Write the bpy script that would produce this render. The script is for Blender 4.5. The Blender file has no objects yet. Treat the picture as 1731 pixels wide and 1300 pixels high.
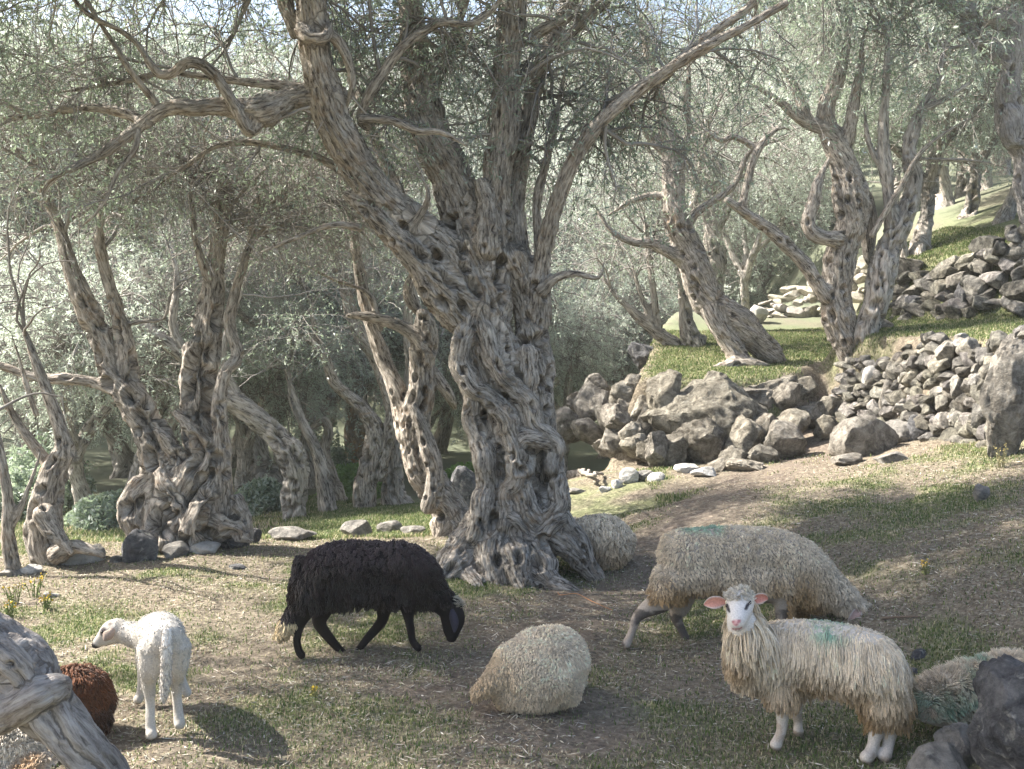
import bpy, math, random
import numpy as np
from mathutils import kdtree, Vector
rng = np.random.default_rng(11)
random.seed(5)
C = bpy.context.scene.collection
SC = bpy.context.scene

# ------------------------------------------------------------------ camera, light, exposure
FPX, CX, HY, EYE = 1683.0, 865.5, 581.0, 1.8
cam = bpy.data.cameras.new("camera")
cam.sensor_width = 36.0
cam.lens = 36.0 * FPX / 1731.0
cam.shift_y = -(650.0 - HY) / 1731.0
cam.clip_start = 0.05
cam.clip_end = 2000
camo = bpy.data.objects.new("camera", cam)
camo.location = (0, 0, EYE)
camo.rotation_euler = (math.radians(90), 0, 0)
C.objects.link(camo)
SC.camera = camo

SUN_DIR = Vector((-0.70, 0.14, 0.70)).normalized()          # towards the sun
SUN_EL = math.asin(SUN_DIR.z)
SUN_AZ = math.atan2(SUN_DIR.x, SUN_DIR.y)
w = bpy.data.worlds.new("World")
SC.world = w
w.use_nodes = True
nt = w.node_tree
sky = nt.nodes.new("ShaderNodeTexSky")
sky.sky_type = 'NISHITA'
sky.sun_disc = False
sky.sun_elevation = SUN_EL
sky.sun_rotation = SUN_AZ
sky.air_density = 1.0
sky.dust_density = 3.0
sky.ozone_density = 0.8
bg = nt.nodes["Background"]
bg.inputs[1].default_value = 0.095
nt.links.new(sky.outputs[0], bg.inputs[0])
sl = bpy.data.lights.new("sun", 'SUN')
sl.energy = 5.0
sl.angle = math.radians(0.6)
sl.color = (1.0, 0.945, 0.86)
slo = bpy.data.objects.new("sun", sl)
slo.rotation_euler = SUN_DIR.to_track_quat('Z', 'Y').to_euler()
slo.location = (-20, -5, 30)
C.objects.link(slo)
SC.view_settings.view_transform = 'Standard'
SC.view_settings.look = 'None'
SC.view_settings.exposure = 1.95
SC.view_settings.gamma = 1.0
SC.cycles.max_bounces = 6
SC.cycles.diffuse_bounces = 2
SC.cycles.transmission_bounces = 3
SC.cycles.volume_bounces = 1

# ------------------------------------------------------------------ numeric helpers
def P(px, py, Y):
    return np.array([(px - CX) / FPX * Y, Y, EYE + (HY - py) / FPX * Y])

def sstep(a, b, x):
    t = np.clip((x - a) / (b - a), 0, 1)
    return t * t * (3 - 2 * t)

def _h(ix, iy, iz, seed):
    n = (ix.astype(np.int64) * 374761393 + iy.astype(np.int64) * 668265263 + iz.astype(np.int64) * 2147483647 + seed * 1274126177) & 0xffffffff
    n = ((n ^ (n >> 13)) * 1274126177) & 0xffffffff
    n = ((n ^ (n >> 16)) * 2246822519) & 0xffffffff
    return ((n ^ (n >> 15)) & 0xffffff) / float(0xffffff)

def vnoise(p, seed=0):
    """value noise in [-1,1], p (N,3)"""
    p = np.asarray(p, float)
    i = np.floor(p)
    f = p - i
    i = i.astype(np.int64)
    u = f * f * f * (f * (f * 6 - 15) + 10)
    r = 0
    for dx in (0, 1):
        for dy in (0, 1):
            for dz in (0, 1):
                wgt = (u[:, 0] if dx else 1 - u[:, 0]) * (u[:, 1] if dy else 1 - u[:, 1]) * (u[:, 2] if dz else 1 - u[:, 2])
                r = r + wgt * _h(i[:, 0] + dx, i[:, 1] + dy, i[:, 2] + dz, seed)
    return r * 2 - 1

def fbm(p, oct=3, seed=0, gain=0.5):
    r, a, s = 0, 1.0, 0
    p = np.asarray(p, float)
    for k in range(oct):
        r = r + a * vnoise(p * (2 ** k) + 17.3 * k, seed + k)
        s += a
        a *= gain
    return r / s

def nrm(v):
    return v / np.maximum(np.linalg.norm(v, axis=-1, keepdims=True), 1e-9)

def sdpoly(x, y, poly):
    """signed distance, positive inside"""
    poly = np.array(poly, float)
    d = np.full(x.shape, 1e9)
    ins = np.zeros(x.shape, bool)
    n = len(poly)
    for i in range(n):
        a, b = poly[i], poly[(i + 1) % n]
        e = b - a
        wx, wy = x - a[0], y - a[1]
        t = np.clip((wx * e[0] + wy * e[1]) / (e @ e), 0, 1)
        d = np.minimum(d, (wx - e[0] * t) ** 2 + (wy - e[1] * t) ** 2)
        c = ((a[1] > y) != (b[1] > y)) & (x < (b[0] - a[0]) * (y - a[1]) / (b[1] - a[1] + 1e-12) + a[0])
        ins ^= c
    d = np.sqrt(d)
    return np.where(ins, d, -d)

# ------------------------------------------------------------------ object helpers
def tag(o, label=None, cat=None, group=None, kind=None):
    if label: o['label'] = label
    if cat: o['category'] = cat
    if group: o['group'] = group
    if kind: o['kind'] = kind
    return o

def empty(name, loc, label, cat, group=None):
    o = bpy.data.objects.new(name, None)
    o.location = tuple(loc)
    C.objects.link(o)
    return tag(o, label, cat, group)

def mesh(name, V, F, mat, parent=None, smooth=True, attrs=None, cols=None, T=None):
    """F: int array (M,3|4) or list of such arrays. V in world space (parent offset removed)"""
    V = np.asarray(V, float)
    if parent is not None:
        V = V - np.array(parent.location)
    Fs = F if isinstance(F, list) else [F]
    Fs = [np.asarray(f, np.int64) for f in Fs if len(f)]
    me = bpy.data.meshes.new(name)
    me.vertices.add(len(V))
    me.vertices.foreach_set('co', V.astype(np.float32).ravel())
    idx = np.concatenate([f.ravel() for f in Fs])
    tot = np.concatenate([np.full(len(f), f.shape[1]) for f in Fs])
    me.loops.add(len(idx))
    me.loops.foreach_set('vertex_index', idx.astype(np.int32))
    me.polygons.add(len(tot))
    st = np.concatenate([[0], np.cumsum(tot)[:-1]])
    me.polygons.foreach_set('loop_start', st.astype(np.int32))
    me.update(calc_edges=True)
    me.polygons.foreach_set('use_smooth', np.full(len(tot), smooth))
    if attrs:
        for k, a in attrs.items():
            at = me.attributes.new(k, 'FLOAT_VECTOR', 'POINT')
            at.data.foreach_set('vector', np.asarray(a, np.float32).ravel())
    if cols is not None:
        at = me.attributes.new('col', 'FLOAT_COLOR', 'POINT')
        c4 = np.ones((len(V), 4), np.float32)
        c4[:, :3] = cols
        at.data.foreach_set('color', c4.ravel())
    me.materials.append(mat)
    o = bpy.data.objects.new(name, me)
    C.objects.link(o)
    if parent is not None:
        o.parent = parent
    return o

def frames(pl, seed=0):
    """pl (N,K,3) -> tangent, normal, binormal by parallel transport"""
    t = np.empty_like(pl)
    t[:, 1:-1] = pl[:, 2:] - pl[:, :-2]
    t[:, 0] = pl[:, 1] - pl[:, 0]
    t[:, -1] = pl[:, -1] - pl[:, -2]
    t = nrm(t)
    n = np.empty_like(pl)
    ref = np.where(np.abs(t[:, 0, 2:3]) < 0.8, np.array([[0, 0, 1.0]]), np.array([[1.0, 0, 0]]))
    n[:, 0] = nrm(np.cross(t[:, 0], ref))
    for k in range(1, pl.shape[1]):
        v = n[:, k - 1] - t[:, k] * np.sum(n[:, k - 1] * t[:, k], -1, keepdims=True)
        n[:, k] = nrm(v)
    return t, n, np.cross(t, n)

def sweep(pl, rad, sides=3, caps=False, flat=None):
    """batch of tubes. returns V,F"""
    N, K, _ = pl.shape
    t, n, b = frames(pl)
    a = np.arange(sides) * 2 * math.pi / sides
    ca, sa = np.cos(a), np.sin(a)
    fl = 1.0 if flat is None else flat
    V = pl[:, :, None, :] + rad[:, :, None, None] * (ca[None, None, :, None] * n[:, :, None, :] + fl * sa[None, None, :, None] * b[:, :, None, :])
    base = (np.arange(N) * K * sides)[:, None, None]
    k = (np.arange(K - 1) * sides)[None, :, None]
    s = np.arange(sides)[None, None, :]
    s2 = (np.arange(sides) + 1) % sides
    s2 = s2[None, None, :]
    F = np.stack([base + k + s, base + k + s2, base + k + sides + s2, base + k + sides + s], -1).reshape(-1, 4)
    V = V.reshape(-1, 3)
    Fs = [F]
    if caps:
        c0 = len(V)
        V = np.concatenate([V, pl[:, 0], pl[:, -1]])
        i = np.arange(N)[:, None]
        s = np.arange(sides)[None, :]
        s2 = ((np.arange(sides) + 1) % sides)[None, :]
        f0 = np.stack([np.broadcast_to(c0 + i, (N, sides)), i * K * sides + s2, i * K * sides + s], -1).reshape(-1, 3)
        e = (K - 1) * sides
        f1 = np.stack([np.broadcast_to(c0 + N + i, (N, sides)), i * K * sides + e + s, i * K * sides + e + s2], -1).reshape(-1, 3)
        Fs += [f0, f1]
    return V, Fs

def catmull(pts, step):
    """pts (n,d>=3): resample smoothly about every step metres"""
    pts = np.asarray(pts, float)
    q = np.vstack([2 * pts[0] - pts[1], pts, 2 * pts[-1] - pts[-2]])
    out = []
    for i in range(1, len(q) - 2):
        L = np.linalg.norm(q[i + 1, :3] - q[i, :3])
        m = max(2, int(L / step))
        t = (np.arange(m) / m)[:, None]
        a, b, c, d = q[i - 1], q[i], q[i + 1], q[i + 2]
        out.append(0.5 * ((2 * b) + (-a + c) * t + (2 * a - 5 * b + 4 * c - d) * t ** 2 + (-a + 3 * b - 3 * c + d) * t ** 3))
    out.append(q[-2][None])
    return np.vstack(out)

def chain_tube(ch, sides=14):
    """closed tube with rounded ends from a resampled chain (n,4)"""
    p, r = ch[:, :3], np.maximum(ch[:, 3], 0.001)
    d0, d1 = nrm(p[0] - p[1]), nrm(p[-1] - p[-2])
    p = np.vstack([p[0] + d0 * r[0] * 0.8, p[0] + d0 * r[0] * 0.5, p, p[-1] + d1 * r[-1] * 0.5, p[-1] + d1 * r[-1] * 0.8])
    r = np.concatenate([[r[0] * 0.25, r[0] * 0.8], r, [r[-1] * 0.8, r[-1] * 0.25]])
    return sweep(p[None], r[None], sides, caps=True)

def join(parts):
    Vs, F3, F4, o = [], [], [], 0
    for V, Fs in parts:
        Vs.append(V)
        for f in (Fs if isinstance(Fs, list) else [Fs]):
            if len(f) == 0: continue
            (F3 if f.shape[1] == 3 else F4).append(f + o)
        o += len(V)
    R = []
    if F4: R.append(np.vstack(F4))
    if F3: R.append(np.vstack(F3))
    return np.vstack(Vs), R

def remesh(V, Fs, voxel, smooth_it=3):
    o = mesh('temp', V, Fs, MAT0)
    m = o.modifiers.new('r', 'REMESH')
    m.mode = 'VOXEL'
    m.voxel_size = voxel
    if smooth_it:
        s = o.modifiers.new('s', 'SMOOTH')
        s.factor = 0.5
        s.iterations = smooth_it
    dg = bpy.context.evaluated_depsgraph_get()
    ev = o.evaluated_get(dg)
    me = ev.to_mesh()
    V = np.empty(len(me.vertices) * 3)
    me.vertices.foreach_get('co', V)
    V = V.reshape(-1, 3)
    L = np.empty(len(me.loops), np.int32)
    me.loops.foreach_get('vertex_index', L)
    tot = np.empty(len(me.polygons), np.int32)
    me.polygons.foreach_get('loop_total', tot)
    st = np.empty(len(me.polygons), np.int32)
    me.polygons.foreach_get('loop_start', st)
    Fo = []
    for k in (4, 3):
        s = st[tot == k]
        if len(s): Fo.append(L[s[:, None] + np.arange(k)[None]].astype(np.int64))
    ev.to_mesh_clear()
    d = o.data
    bpy.data.objects.remove(o)
    bpy.data.meshes.remove(d)
    return V, Fo

def vnormals(V, Fs):
    N = np.zeros_like(V)
    for f in Fs:
        a, b, c = V[f[:, 0]], V[f[:, 1]], V[f[:, 2]]
        fn = np.cross(b - a, c - a) if f.shape[1] == 3 else np.cross(c - a, V[f[:, 3]] - b)
        for k in range(f.shape[1]):
            for j in range(3):
                N[:, j] += np.bincount(f[:, k], fn[:, j], len(V))
    return nrm(N)

# ------------------------------------------------------------------ materials
def newmat(name):
    m = bpy.data.materials.new(name)
    m.use_nodes = True
    n = m.node_tree
    b = n.nodes["Principled BSDF"]
    b.inputs['Specular IOR Level'].default_value = 0.25
    return m, n, b

def N(n, t, **kw):
    x = n.nodes.new(t)
    for k, v in kw.items():
        setattr(x, k, v)
    return x

def ramp(n, fac, stops):
    r = N(n, 'ShaderNodeValToRGB')
    e = r.color_ramp.elements
    while len(e) < len(stops): e.new(0.5)
    for q, (p, c) in zip(e, stops):
        q.position = p
        q.color = (*c, 1) if len(c) == 3 else c
    n.links.new(fac, r.inputs[0])
    return r.outputs[0]

def noise(n, vec, scale, detail=4, rough=0.55, dist=0.0):
    x = N(n, 'ShaderNodeTexNoise')
    x.inputs['Scale'].default_value = scale
    x.inputs['Detail'].default_value = detail
    x.inputs['Roughness'].default_value = rough
    x.inputs['Distortion'].default_value = dist
    if vec is not None: n.links.new(vec, x.inputs['Vector'])
    return x.outputs[0]

def mixc(n, fac, a, b, mode='MIX'):
    x = N(n, 'ShaderNodeMix', data_type='RGBA', blend_type=mode)
    for s, v in ((0, fac), (6, a), (7, b)):
        if hasattr(v, 'is_output'): n.links.new(v, x.inputs[s])
        elif s == 0: x.inputs[0].default_value = v
        else: x.inputs[s].default_value = (*v, 1)
    return x.outputs[2]

def bump(n, b, h, strength, dist):
    x = N(n, 'ShaderNodeBump')
    x.inputs['Strength'].default_value = strength
    x.inputs['Distance'].default_value = dist
    n.links.new(h, x.inputs['Height'])
    n.links.new(x.outputs[0], b.inputs['Normal'])
    return x

def attr(n, name):
    return N(n, 'ShaderNodeAttribute', attribute_name=name)

MAT0, _, _ = newmat('plain')

def bark_mat(name, lo, mid, hi, warm, warm_amt=0.5, bdist=0.012, sc=1.0):
    m, n, b = newmat(name)
    a = attr(n, 'bark').outputs['Vector']
    geo = N(n, 'ShaderNodeNewGeometry').outputs['Position']
    f1 = noise(n, a, 48 * sc, 7, 0.68, 0.5)
    f2 = noise(n, geo, 3.0, 3, 0.5, 0.4)
    f3 = noise(n, a, 120 * sc, 3, 0.6)
    c = ramp(n, f1, [(0.36, lo), (0.48, mid), (0.66, hi)])
    c2 = ramp(n, f2, [(0.35, (0.72, 0.72, 0.72)), (0.65, (1.15, 1.12, 1.1))])
    c = mixc(n, 1.0, c, c2, 'MULTIPLY')
    wf = ramp(n, noise(n, geo, 5.5, 3, 0.6, 1.0), [(0.56, (0, 0, 0)), (0.72, (warm_amt,) * 3)])
    c = mixc(n, wf, c, warm)
    n.links.new(c, b.inputs['Base Color'])
    b.inputs['Roughness'].default_value = 0.9
    mx = N(n, 'ShaderNodeMath', operation='ADD')
    mu = N(n, 'ShaderNodeMath', operation='MULTIPLY')
    n.links.new(f3, mu.inputs[0]); mu.inputs[1].default_value = 0.35
    n.links.new(f1, mx.inputs[0]); n.links.new(mu.outputs[0], mx.inputs[1])
    bump(n, b, mx.outputs[0], 0.9, bdist)
    return m

BARK = bark_mat('bark_olive', (0.07, 0.057, 0.047), (0.34, 0.305, 0.26), (0.68, 0.625, 0.545), (0.33, 0.21, 0.11), 0.4, 0.04)
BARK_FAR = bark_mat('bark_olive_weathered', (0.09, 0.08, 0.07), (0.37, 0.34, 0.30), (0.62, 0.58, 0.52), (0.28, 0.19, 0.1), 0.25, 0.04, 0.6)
BARK_GREY = bark_mat('bark_dead_grey', (0.12, 0.11, 0.105), (0.30, 0.28, 0.265), (0.46, 0.44, 0.42), (0.22, 0.15, 0.10), 0.3, 0.025)

def twig_mat():
    m, n, b = newmat('twig_bark')
    g = N(n, 'ShaderNodeNewGeometry').outputs['Position']
    c = ramp(n, noise(n, g, 1.6, 3), [(0.3, (0.15, 0.135, 0.12)), (0.7, (0.38, 0.355, 0.325))])
    n.links.new(c, b.inputs['Base Color'])
    b.inputs['Roughness'].default_value = 0.9
    return m
TWIG = twig_mat()

def leaf_mat(name, top, top2, under, trans, tm=0.4):
    m, n, b = newmat(name)
    geo = N(n, 'ShaderNodeNewGeometry')
    g = geo.outputs['Position']
    c1 = ramp(n, noise(n, g, 9.0, 2), [(0.3, top), (0.7, top2)])
    c = mixc(n, geo.outputs['Backfacing'], c1, under)
    n.links.new(c, b.inputs['Base Color'])
    b.inputs['Roughness'].default_value = 0.45
    b.inputs['Specular IOR Level'].default_value = 0.5
    t = N(n, 'ShaderNodeBsdfTranslucent')
    t.inputs[0].default_value = (*trans, 1)
    mx = N(n, 'ShaderNodeMixShader')
    mx.inputs[0].default_value = tm
    n.links.new(b.outputs[0], mx.inputs[1])
    n.links.new(t.outputs[0], mx.inputs[2])
    n.links.new(mx.outputs[0], n.nodes['Material Output'].inputs[0])
    return m
LEAF = leaf_mat('olive_leaf', (0.125, 0.18, 0.13), (0.26, 0.315, 0.235), (0.44, 0.49, 0.43), (0.34, 0.43, 0.28))
LEAF_HAZED = leaf_mat('olive_leaf_hazed', (0.33, 0.38, 0.33), (0.45, 0.49, 0.42), (0.56, 0.60, 0.54), (0.56, 0.64, 0.52), 0.5)  # paler copy of the olive leaf, distance haze and glow put into its colour
LEAF_BUSH = leaf_mat('bush_leaf', (0.08, 0.15, 0.05), (0.16, 0.26, 0.08), (0.2, 0.3, 0.12), (0.25, 0.4, 0.1))

def col_mat(name, rough=0.95, bscale=60, bstr=0.5, bdist=0.004, sss=False, sheen=0.0):
    m, n, b = newmat(name)
    a = attr(n, 'col').outputs['Color']
    g = N(n, 'ShaderNodeNewGeometry').outputs['Position']
    f = noise(n, g, bscale, 3)
    c = mixc(n, 1.0, a, ramp(n, f, [(0.3, (0.8, 0.8, 0.8)), (0.7, (1.15, 1.15, 1.15))]), 'MULTIPLY')
    n.links.new(c, b.inputs['Base Color'])
    b.inputs['Roughness'].default_value = rough
    b.inputs['Specular IOR Level'].default_value = 0.15
    b.inputs['Sheen Weight'].default_value = sheen
    bump(n, b, f, bstr, bdist)
    return m
SKIN = col_mat('short_hair', 0.8, 160, 0.4, 0.003)
WOOL = col_mat('wool', 0.95, 90, 0.3, 0.003, sheen=0.15)

def plain_mat(name, col, rough=0.5, spec=0.4):
    m, n, b = newmat(name)
    b.inputs['Base Color'].default_value = (*col, 1)
    b.inputs['Roughness'].default_value = rough
    b.inputs['Specular IOR Level'].default_value = spec
    return m
EYE_M = plain_mat('sheep_eye', (0.012, 0.01, 0.008), 0.12, 0.6)

def rock_mat(name, a, bcol, c3, lich=0.5, tint=False):
    m, n, b = newmat(name)
    g = N(n, 'ShaderNodeNewGeometry').outputs['Position']
    f = noise(n, g, 9, 9, 0.75, 0.5)
    c = ramp(n, f, [(0.36, a), (0.5, bcol), (0.64, c3)])
    lf = ramp(n, noise(n, g, 14, 4, 0.6, 0.6), [(0.58, (0, 0, 0)), (0.68, (lich,) * 3)])
    c = mixc(n, lf, c, (0.5, 0.49, 0.44))
    of = ramp(n, noise(n, g, 2.2, 3, 0.5), [(0.62, (0, 0, 0)), (0.78, (0.2,) * 3)])
    c = mixc(n, of, c, (0.30, 0.2, 0.11))
    if tint: c = mixc(n, 1.0, c, attr(n, 'col').outputs['Color'], 'MULTIPLY')
    n.links.new(c, b.inputs['Base Color'])
    b.inputs['Roughness'].default_value = 0.92
    h = noise(n, g, 16, 9, 0.75, 0.4)
    bump(n, b, h, 1.0, 0.07)
    return m
ROCK = rock_mat('rock_grey', (0.11, 0.105, 0.10), (0.27, 0.255, 0.23), (0.42, 0.39, 0.35))
ROCK_TAN = rock_mat('rock_tan', (0.08, 0.072, 0.06), (0.225, 0.205, 0.175), (0.42, 0.39, 0.34), 0.3, True)
ROCK_PALE = rock_mat('rock_pale', (0.38, 0.36, 0.33), (0.58, 0.56, 0.52), (0.74, 0.72, 0.69), 0.3)
ROCK_DARK = rock_mat('rock_dark', (0.045, 0.045, 0.05), (0.12, 0.12, 0.125), (0.24, 0.235, 0.235), 0.6)
ROCK_WALL = rock_mat('rock_wall', (0.07, 0.068, 0.066), (0.21, 0.20, 0.188), (0.44, 0.42, 0.39), 0.3, True)
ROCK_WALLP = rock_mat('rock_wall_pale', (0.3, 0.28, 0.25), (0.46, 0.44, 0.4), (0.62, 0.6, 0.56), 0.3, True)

# ------------------------------------------------------------------ terrain
CP = []
for X in (-9, -6, -4, -2, 0, 1.2):
    for Y in (1, 3, 4.5, 6, 7.5):
        CP.append((X, Y, 0.0))
CP += [(x, 8.9, -0.0) for x in (-6, -4.5, -3, -1.5)]
CP += [(-7, 10.5, -0.36), (-5, 10.5, -0.34), (-3, 10.5, -0.30), (-1.5, 10.8, -0.22), (-0.2, 10.5, -0.06),
       (-9, 14, -0.6), (-5, 14, -0.55), (-2.5, 14, -0.5), (-0.5, 14, -0.4), (1.0, 14, -0.1),
       (-9, 20, -1.1), (-5, 20, -1.1), (-2, 20, -1.1), (1, 20, -1.0), (3.5, 20, -0.3),
       (0.7, 9.3, 0.08), (0.9, 11, 0.30), (1.7, 8.3, 0.30), (2.0, 10.5, 0.40), (2.8, 10.5, 0.50), (3.5, 11.0, 0.58),
       (1.0, 6, 0.0), (1.5, 5.8, 0.02), (2.7, 5.5, 0.40), (2.4, 7, 0.38), (3.54, 7.6, 0.63), (4.3, 9.0, 0.84), (3.6, 9.6, 0.68),
       (1.9, 4.3, 0.08), (2.4, 4.0, 0.25), (3, 3, 0.5), (5, 3, 1.0), (5, 6, 1.1), (6, 9, 1.2), (4, 12.6, 1.0), (5, 14, 1.4), (2.0, 2.5, 0.2), (8, 16, 2), (8, 20, 2.4)]
CPA = np.array(CP)
def _tps(r2):
    return 0.5 * r2 * np.log(r2 + 1e-9)
_n = len(CPA)
_K = _tps(((CPA[:, None, :2] - CPA[None, :, :2]) ** 2).sum(-1)) + np.eye(_n) * 0.02
_Pm = np.hstack([np.ones((_n, 1)), CPA[:, :2]])
_A = np.block([[_K, _Pm], [_Pm.T, np.zeros((3, 3))]])
_w = np.linalg.solve(_A, np.concatenate([CPA[:, 2], np.zeros(3)]))

T1P = [(1.35, 12.0), (2.2, 11.9), (3.3, 12.0), (3.75, 12.5), (4.1, 12.9), (9, 13), (12, 26), (4.2, 26), (2.9, 19), (2.3, 17), (1.75, 14)]
T2P = [(4.05, 12.9), (4.12, 12.3), (4.42, 11.2), (4.55, 10.2), (4.62, 9.3), (4.95, 8.5), (12, 8), (14, 30), (8, 30), (6.4, 18), (5.75, 15.6), (5.0, 13.9)]
T3P = [(5.75, 16.2), (5.55, 14.8), (5.9, 13.6), (6.25, 12.6), (7.2, 11.6), (14, 11), (16, 32), (9.5, 32), (7.2, 20)]

def ground_z(x, y, fine=True):
    x = np.atleast_1d(np.asarray(x, float)).copy()
    y = np.atleast_1d(np.asarray(y, float)).copy()
    shp = x.shape
    x = x.ravel(); y = y.ravel()
    xc, yc = np.clip(x, -9, 8), np.clip(y, 1, 20)
    z = np.full(x.shape, _w[_n]) + _w[_n + 1] * xc + _w[_n + 2] * yc
    for i in range(_n):
        z += _w[i] * _tps((xc - CPA[i, 0]) ** 2 + (yc - CPA[i, 1]) ** 2)
    # distant slopes
    left = -1.2 - 0.03 * np.clip(y - 20, 0, 12) + 0.43 * np.clip(y - 31, 0, 60) - 0.0 * x
    right = 3.0 + 0.21 * np.clip(y - 17, 0, 60) + 0.05 * (x - 8)
    k = sstep(0.10, 0.36, x / np.maximum(y, 5))
    far = left * (1 - k) + right * k + 0.05 * np.clip(-x - 10, 0, 40)
    kk = sstep(19, 30, y)
    z = z * (1 - kk) + far * kk
    wob = 0.05 * vnoise(np.stack([x * 1.7, y * 1.7, x * 0], -1), 5) if fine else 0
    for poly, fz, wd, lo_ in ((T1P, lambda x, y: 1.36 + 0.14 * (y - 12) + 0.02 * (x - 2.5), 0.2, -0.25),
                         (T2P, lambda x, y: 1.84 + 0.05 * (y - 11) + 0.12 * (x - 4.5), 0.22, -0.12),
                         (T3P, lambda x, y: 3.0 + 0.12 * (y - 14) + 0.35 * (x - 6), 0.35, -0.3)):
        sel = (x > 0.5) & (x < 20) & (y > 7) & (y < 34)
        d = np.full(x.shape, -9.0)
        d[sel] = sdpoly(x[sel], y[sel], poly)
        m = sstep(lo_, wd, d + wob) * (1 - kk)
        z = z * (1 - m) + np.maximum(fz(x, y), z) * m
    if fine:
        z = z + 0.018 * vnoise(np.stack([x * 2.3, y * 2.3, x * 0], -1), 9) + 0.010 * vnoise(np.stack([x * 7, y * 7, x * 0], -1), 3)
    return z.reshape(shp)

def gz(x, y):
    return float(ground_z(np.array([x]), np.array([y]))[0])

def ground_Y(px, py, lo=3.0, hi=40.0, n=900):
    """distance at which the line of sight through a photo pixel first meets the ground"""
    Y = np.linspace(lo, hi, n)
    z = EYE + (HY - py) / FPX * Y
    g = ground_z((px - CX) / FPX * Y, Y)
    k = np.where(z <= g)[0]
    return float(Y[k[0]]) if len(k) else None

def spaced(segs):
    out = []
    for a, b, s in segs:
        out.append(np.arange(a, b, s))
    out.append([segs[-1][1]])
    return np.concatenate(out)
xs = spaced([(-90, -20, 3.5), (-20, -7, 0.5), (-7, 7.5, 0.06), (7.5, 16, 0.4), (16, 90, 3.5)])
ys = spaced([(-14, 2.5, 0.6), (2.5, 16.5, 0.055), (16.5, 34, 0.4), (34, 130, 2.5)])
gx, gy = np.meshgrid(xs, ys)
gzv = ground_z(gx, gy)
V = np.stack([gx, gy, gzv], -1).reshape(-1, 3)
ny, nx = gx.shape
ii = (np.arange(ny - 1)[:, None] * nx + np.arange(nx - 1)[None]).ravel()
Fq = np.stack([ii, ii + 1, ii + nx + 1, ii + nx], -1)

# cover maps: how green, how bare, how dry (real ground cover, from noise and the paths)
PATH = np.array([(-0.2, 5.2), (0.5, 6.6), (1.0, 7.6), (1.7, 9.0), (2.7, 10.2), (3.5, 11.0), (3.85, 12.2)])
def seg_d(x, y, pl):
    d = np.full(x.shape, 1e9)
    for a, b in zip(pl[:-1], pl[1:]):
        e = b - a
        t = np.clip(((x - a[0]) * e[0] + (y - a[1]) * e[1]) / (e @ e), 0, 1)
        d = np.minimum(d, np.hypot(x - a[0] - e[0] * t, y - a[1] - e[1] * t))
    return d
def cover(x, y):
    sh = x.shape
    x = x.ravel(); y = y.ravel()
    q = np.stack([x, y, x * 0], -1)
    n1 = fbm(q * 0.9, 3, 21)
    n2 = fbm(q * 2.6, 3, 33)
    path = 1 - sstep(0.15, 0.7, seg_d(x, y, PATH) + 0.15 * n2)
    bare2 = np.exp(-(((x + 1.6) / 0.9) ** 2 + ((y - 4.35) / 0.35) ** 2)) + np.exp(-(((x - 0.3) / 1.3) ** 2 + ((y - 4.5) / 0.4) ** 2)) * 0.7
    green = sstep(-0.12, 0.3, n1 * 0.7 + n2 * 0.6)
    lawn = sstep(9.6, 10.4, y) * (1 - sstep(0.2, 1.0, x)) * sstep(-2.9, -2.2, x) * (1 - sstep(14, 18, y))
    t1 = np.zeros(x.shape)
    s = (x > 0.5) & (y > 7)
    t1[s] = sstep(0.1, 0.5, sdpoly(x[s], y[s], T1P))
    t1[s] = np.maximum(t1[s], sstep(0.15, 0.5, sdpoly(x[s], y[s], T2P)) * (1 - sstep(0.0, 0.4, sdpoly(x[s], y[s], T3P))))
    t1 = t1 * (1 - sstep(15.5, 17.5, y))
    farg = sstep(13, 18, y) * 0.30 * (0.7 + 0.6 * n1)
    green = np.clip(np.maximum(green * 0.68 + farg, np.maximum(lawn, t1 * (0.75 + 0.3 * n2))), 0, 1)
    bare = np.clip(np.maximum(path, bare2 * 0.8) + 0.3 * sstep(0.15, 0.5, -n2), 0, 1) * (1 - np.maximum(lawn, t1) * 0.85)
    green = green * (1 - bare * 0.85)
    return green.reshape(sh), bare.reshape(sh)
gr, ba = cover(V[:, 0], V[:, 1])
cov = np.stack([gr, ba, np.zeros_like(gr)], -1)

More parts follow.
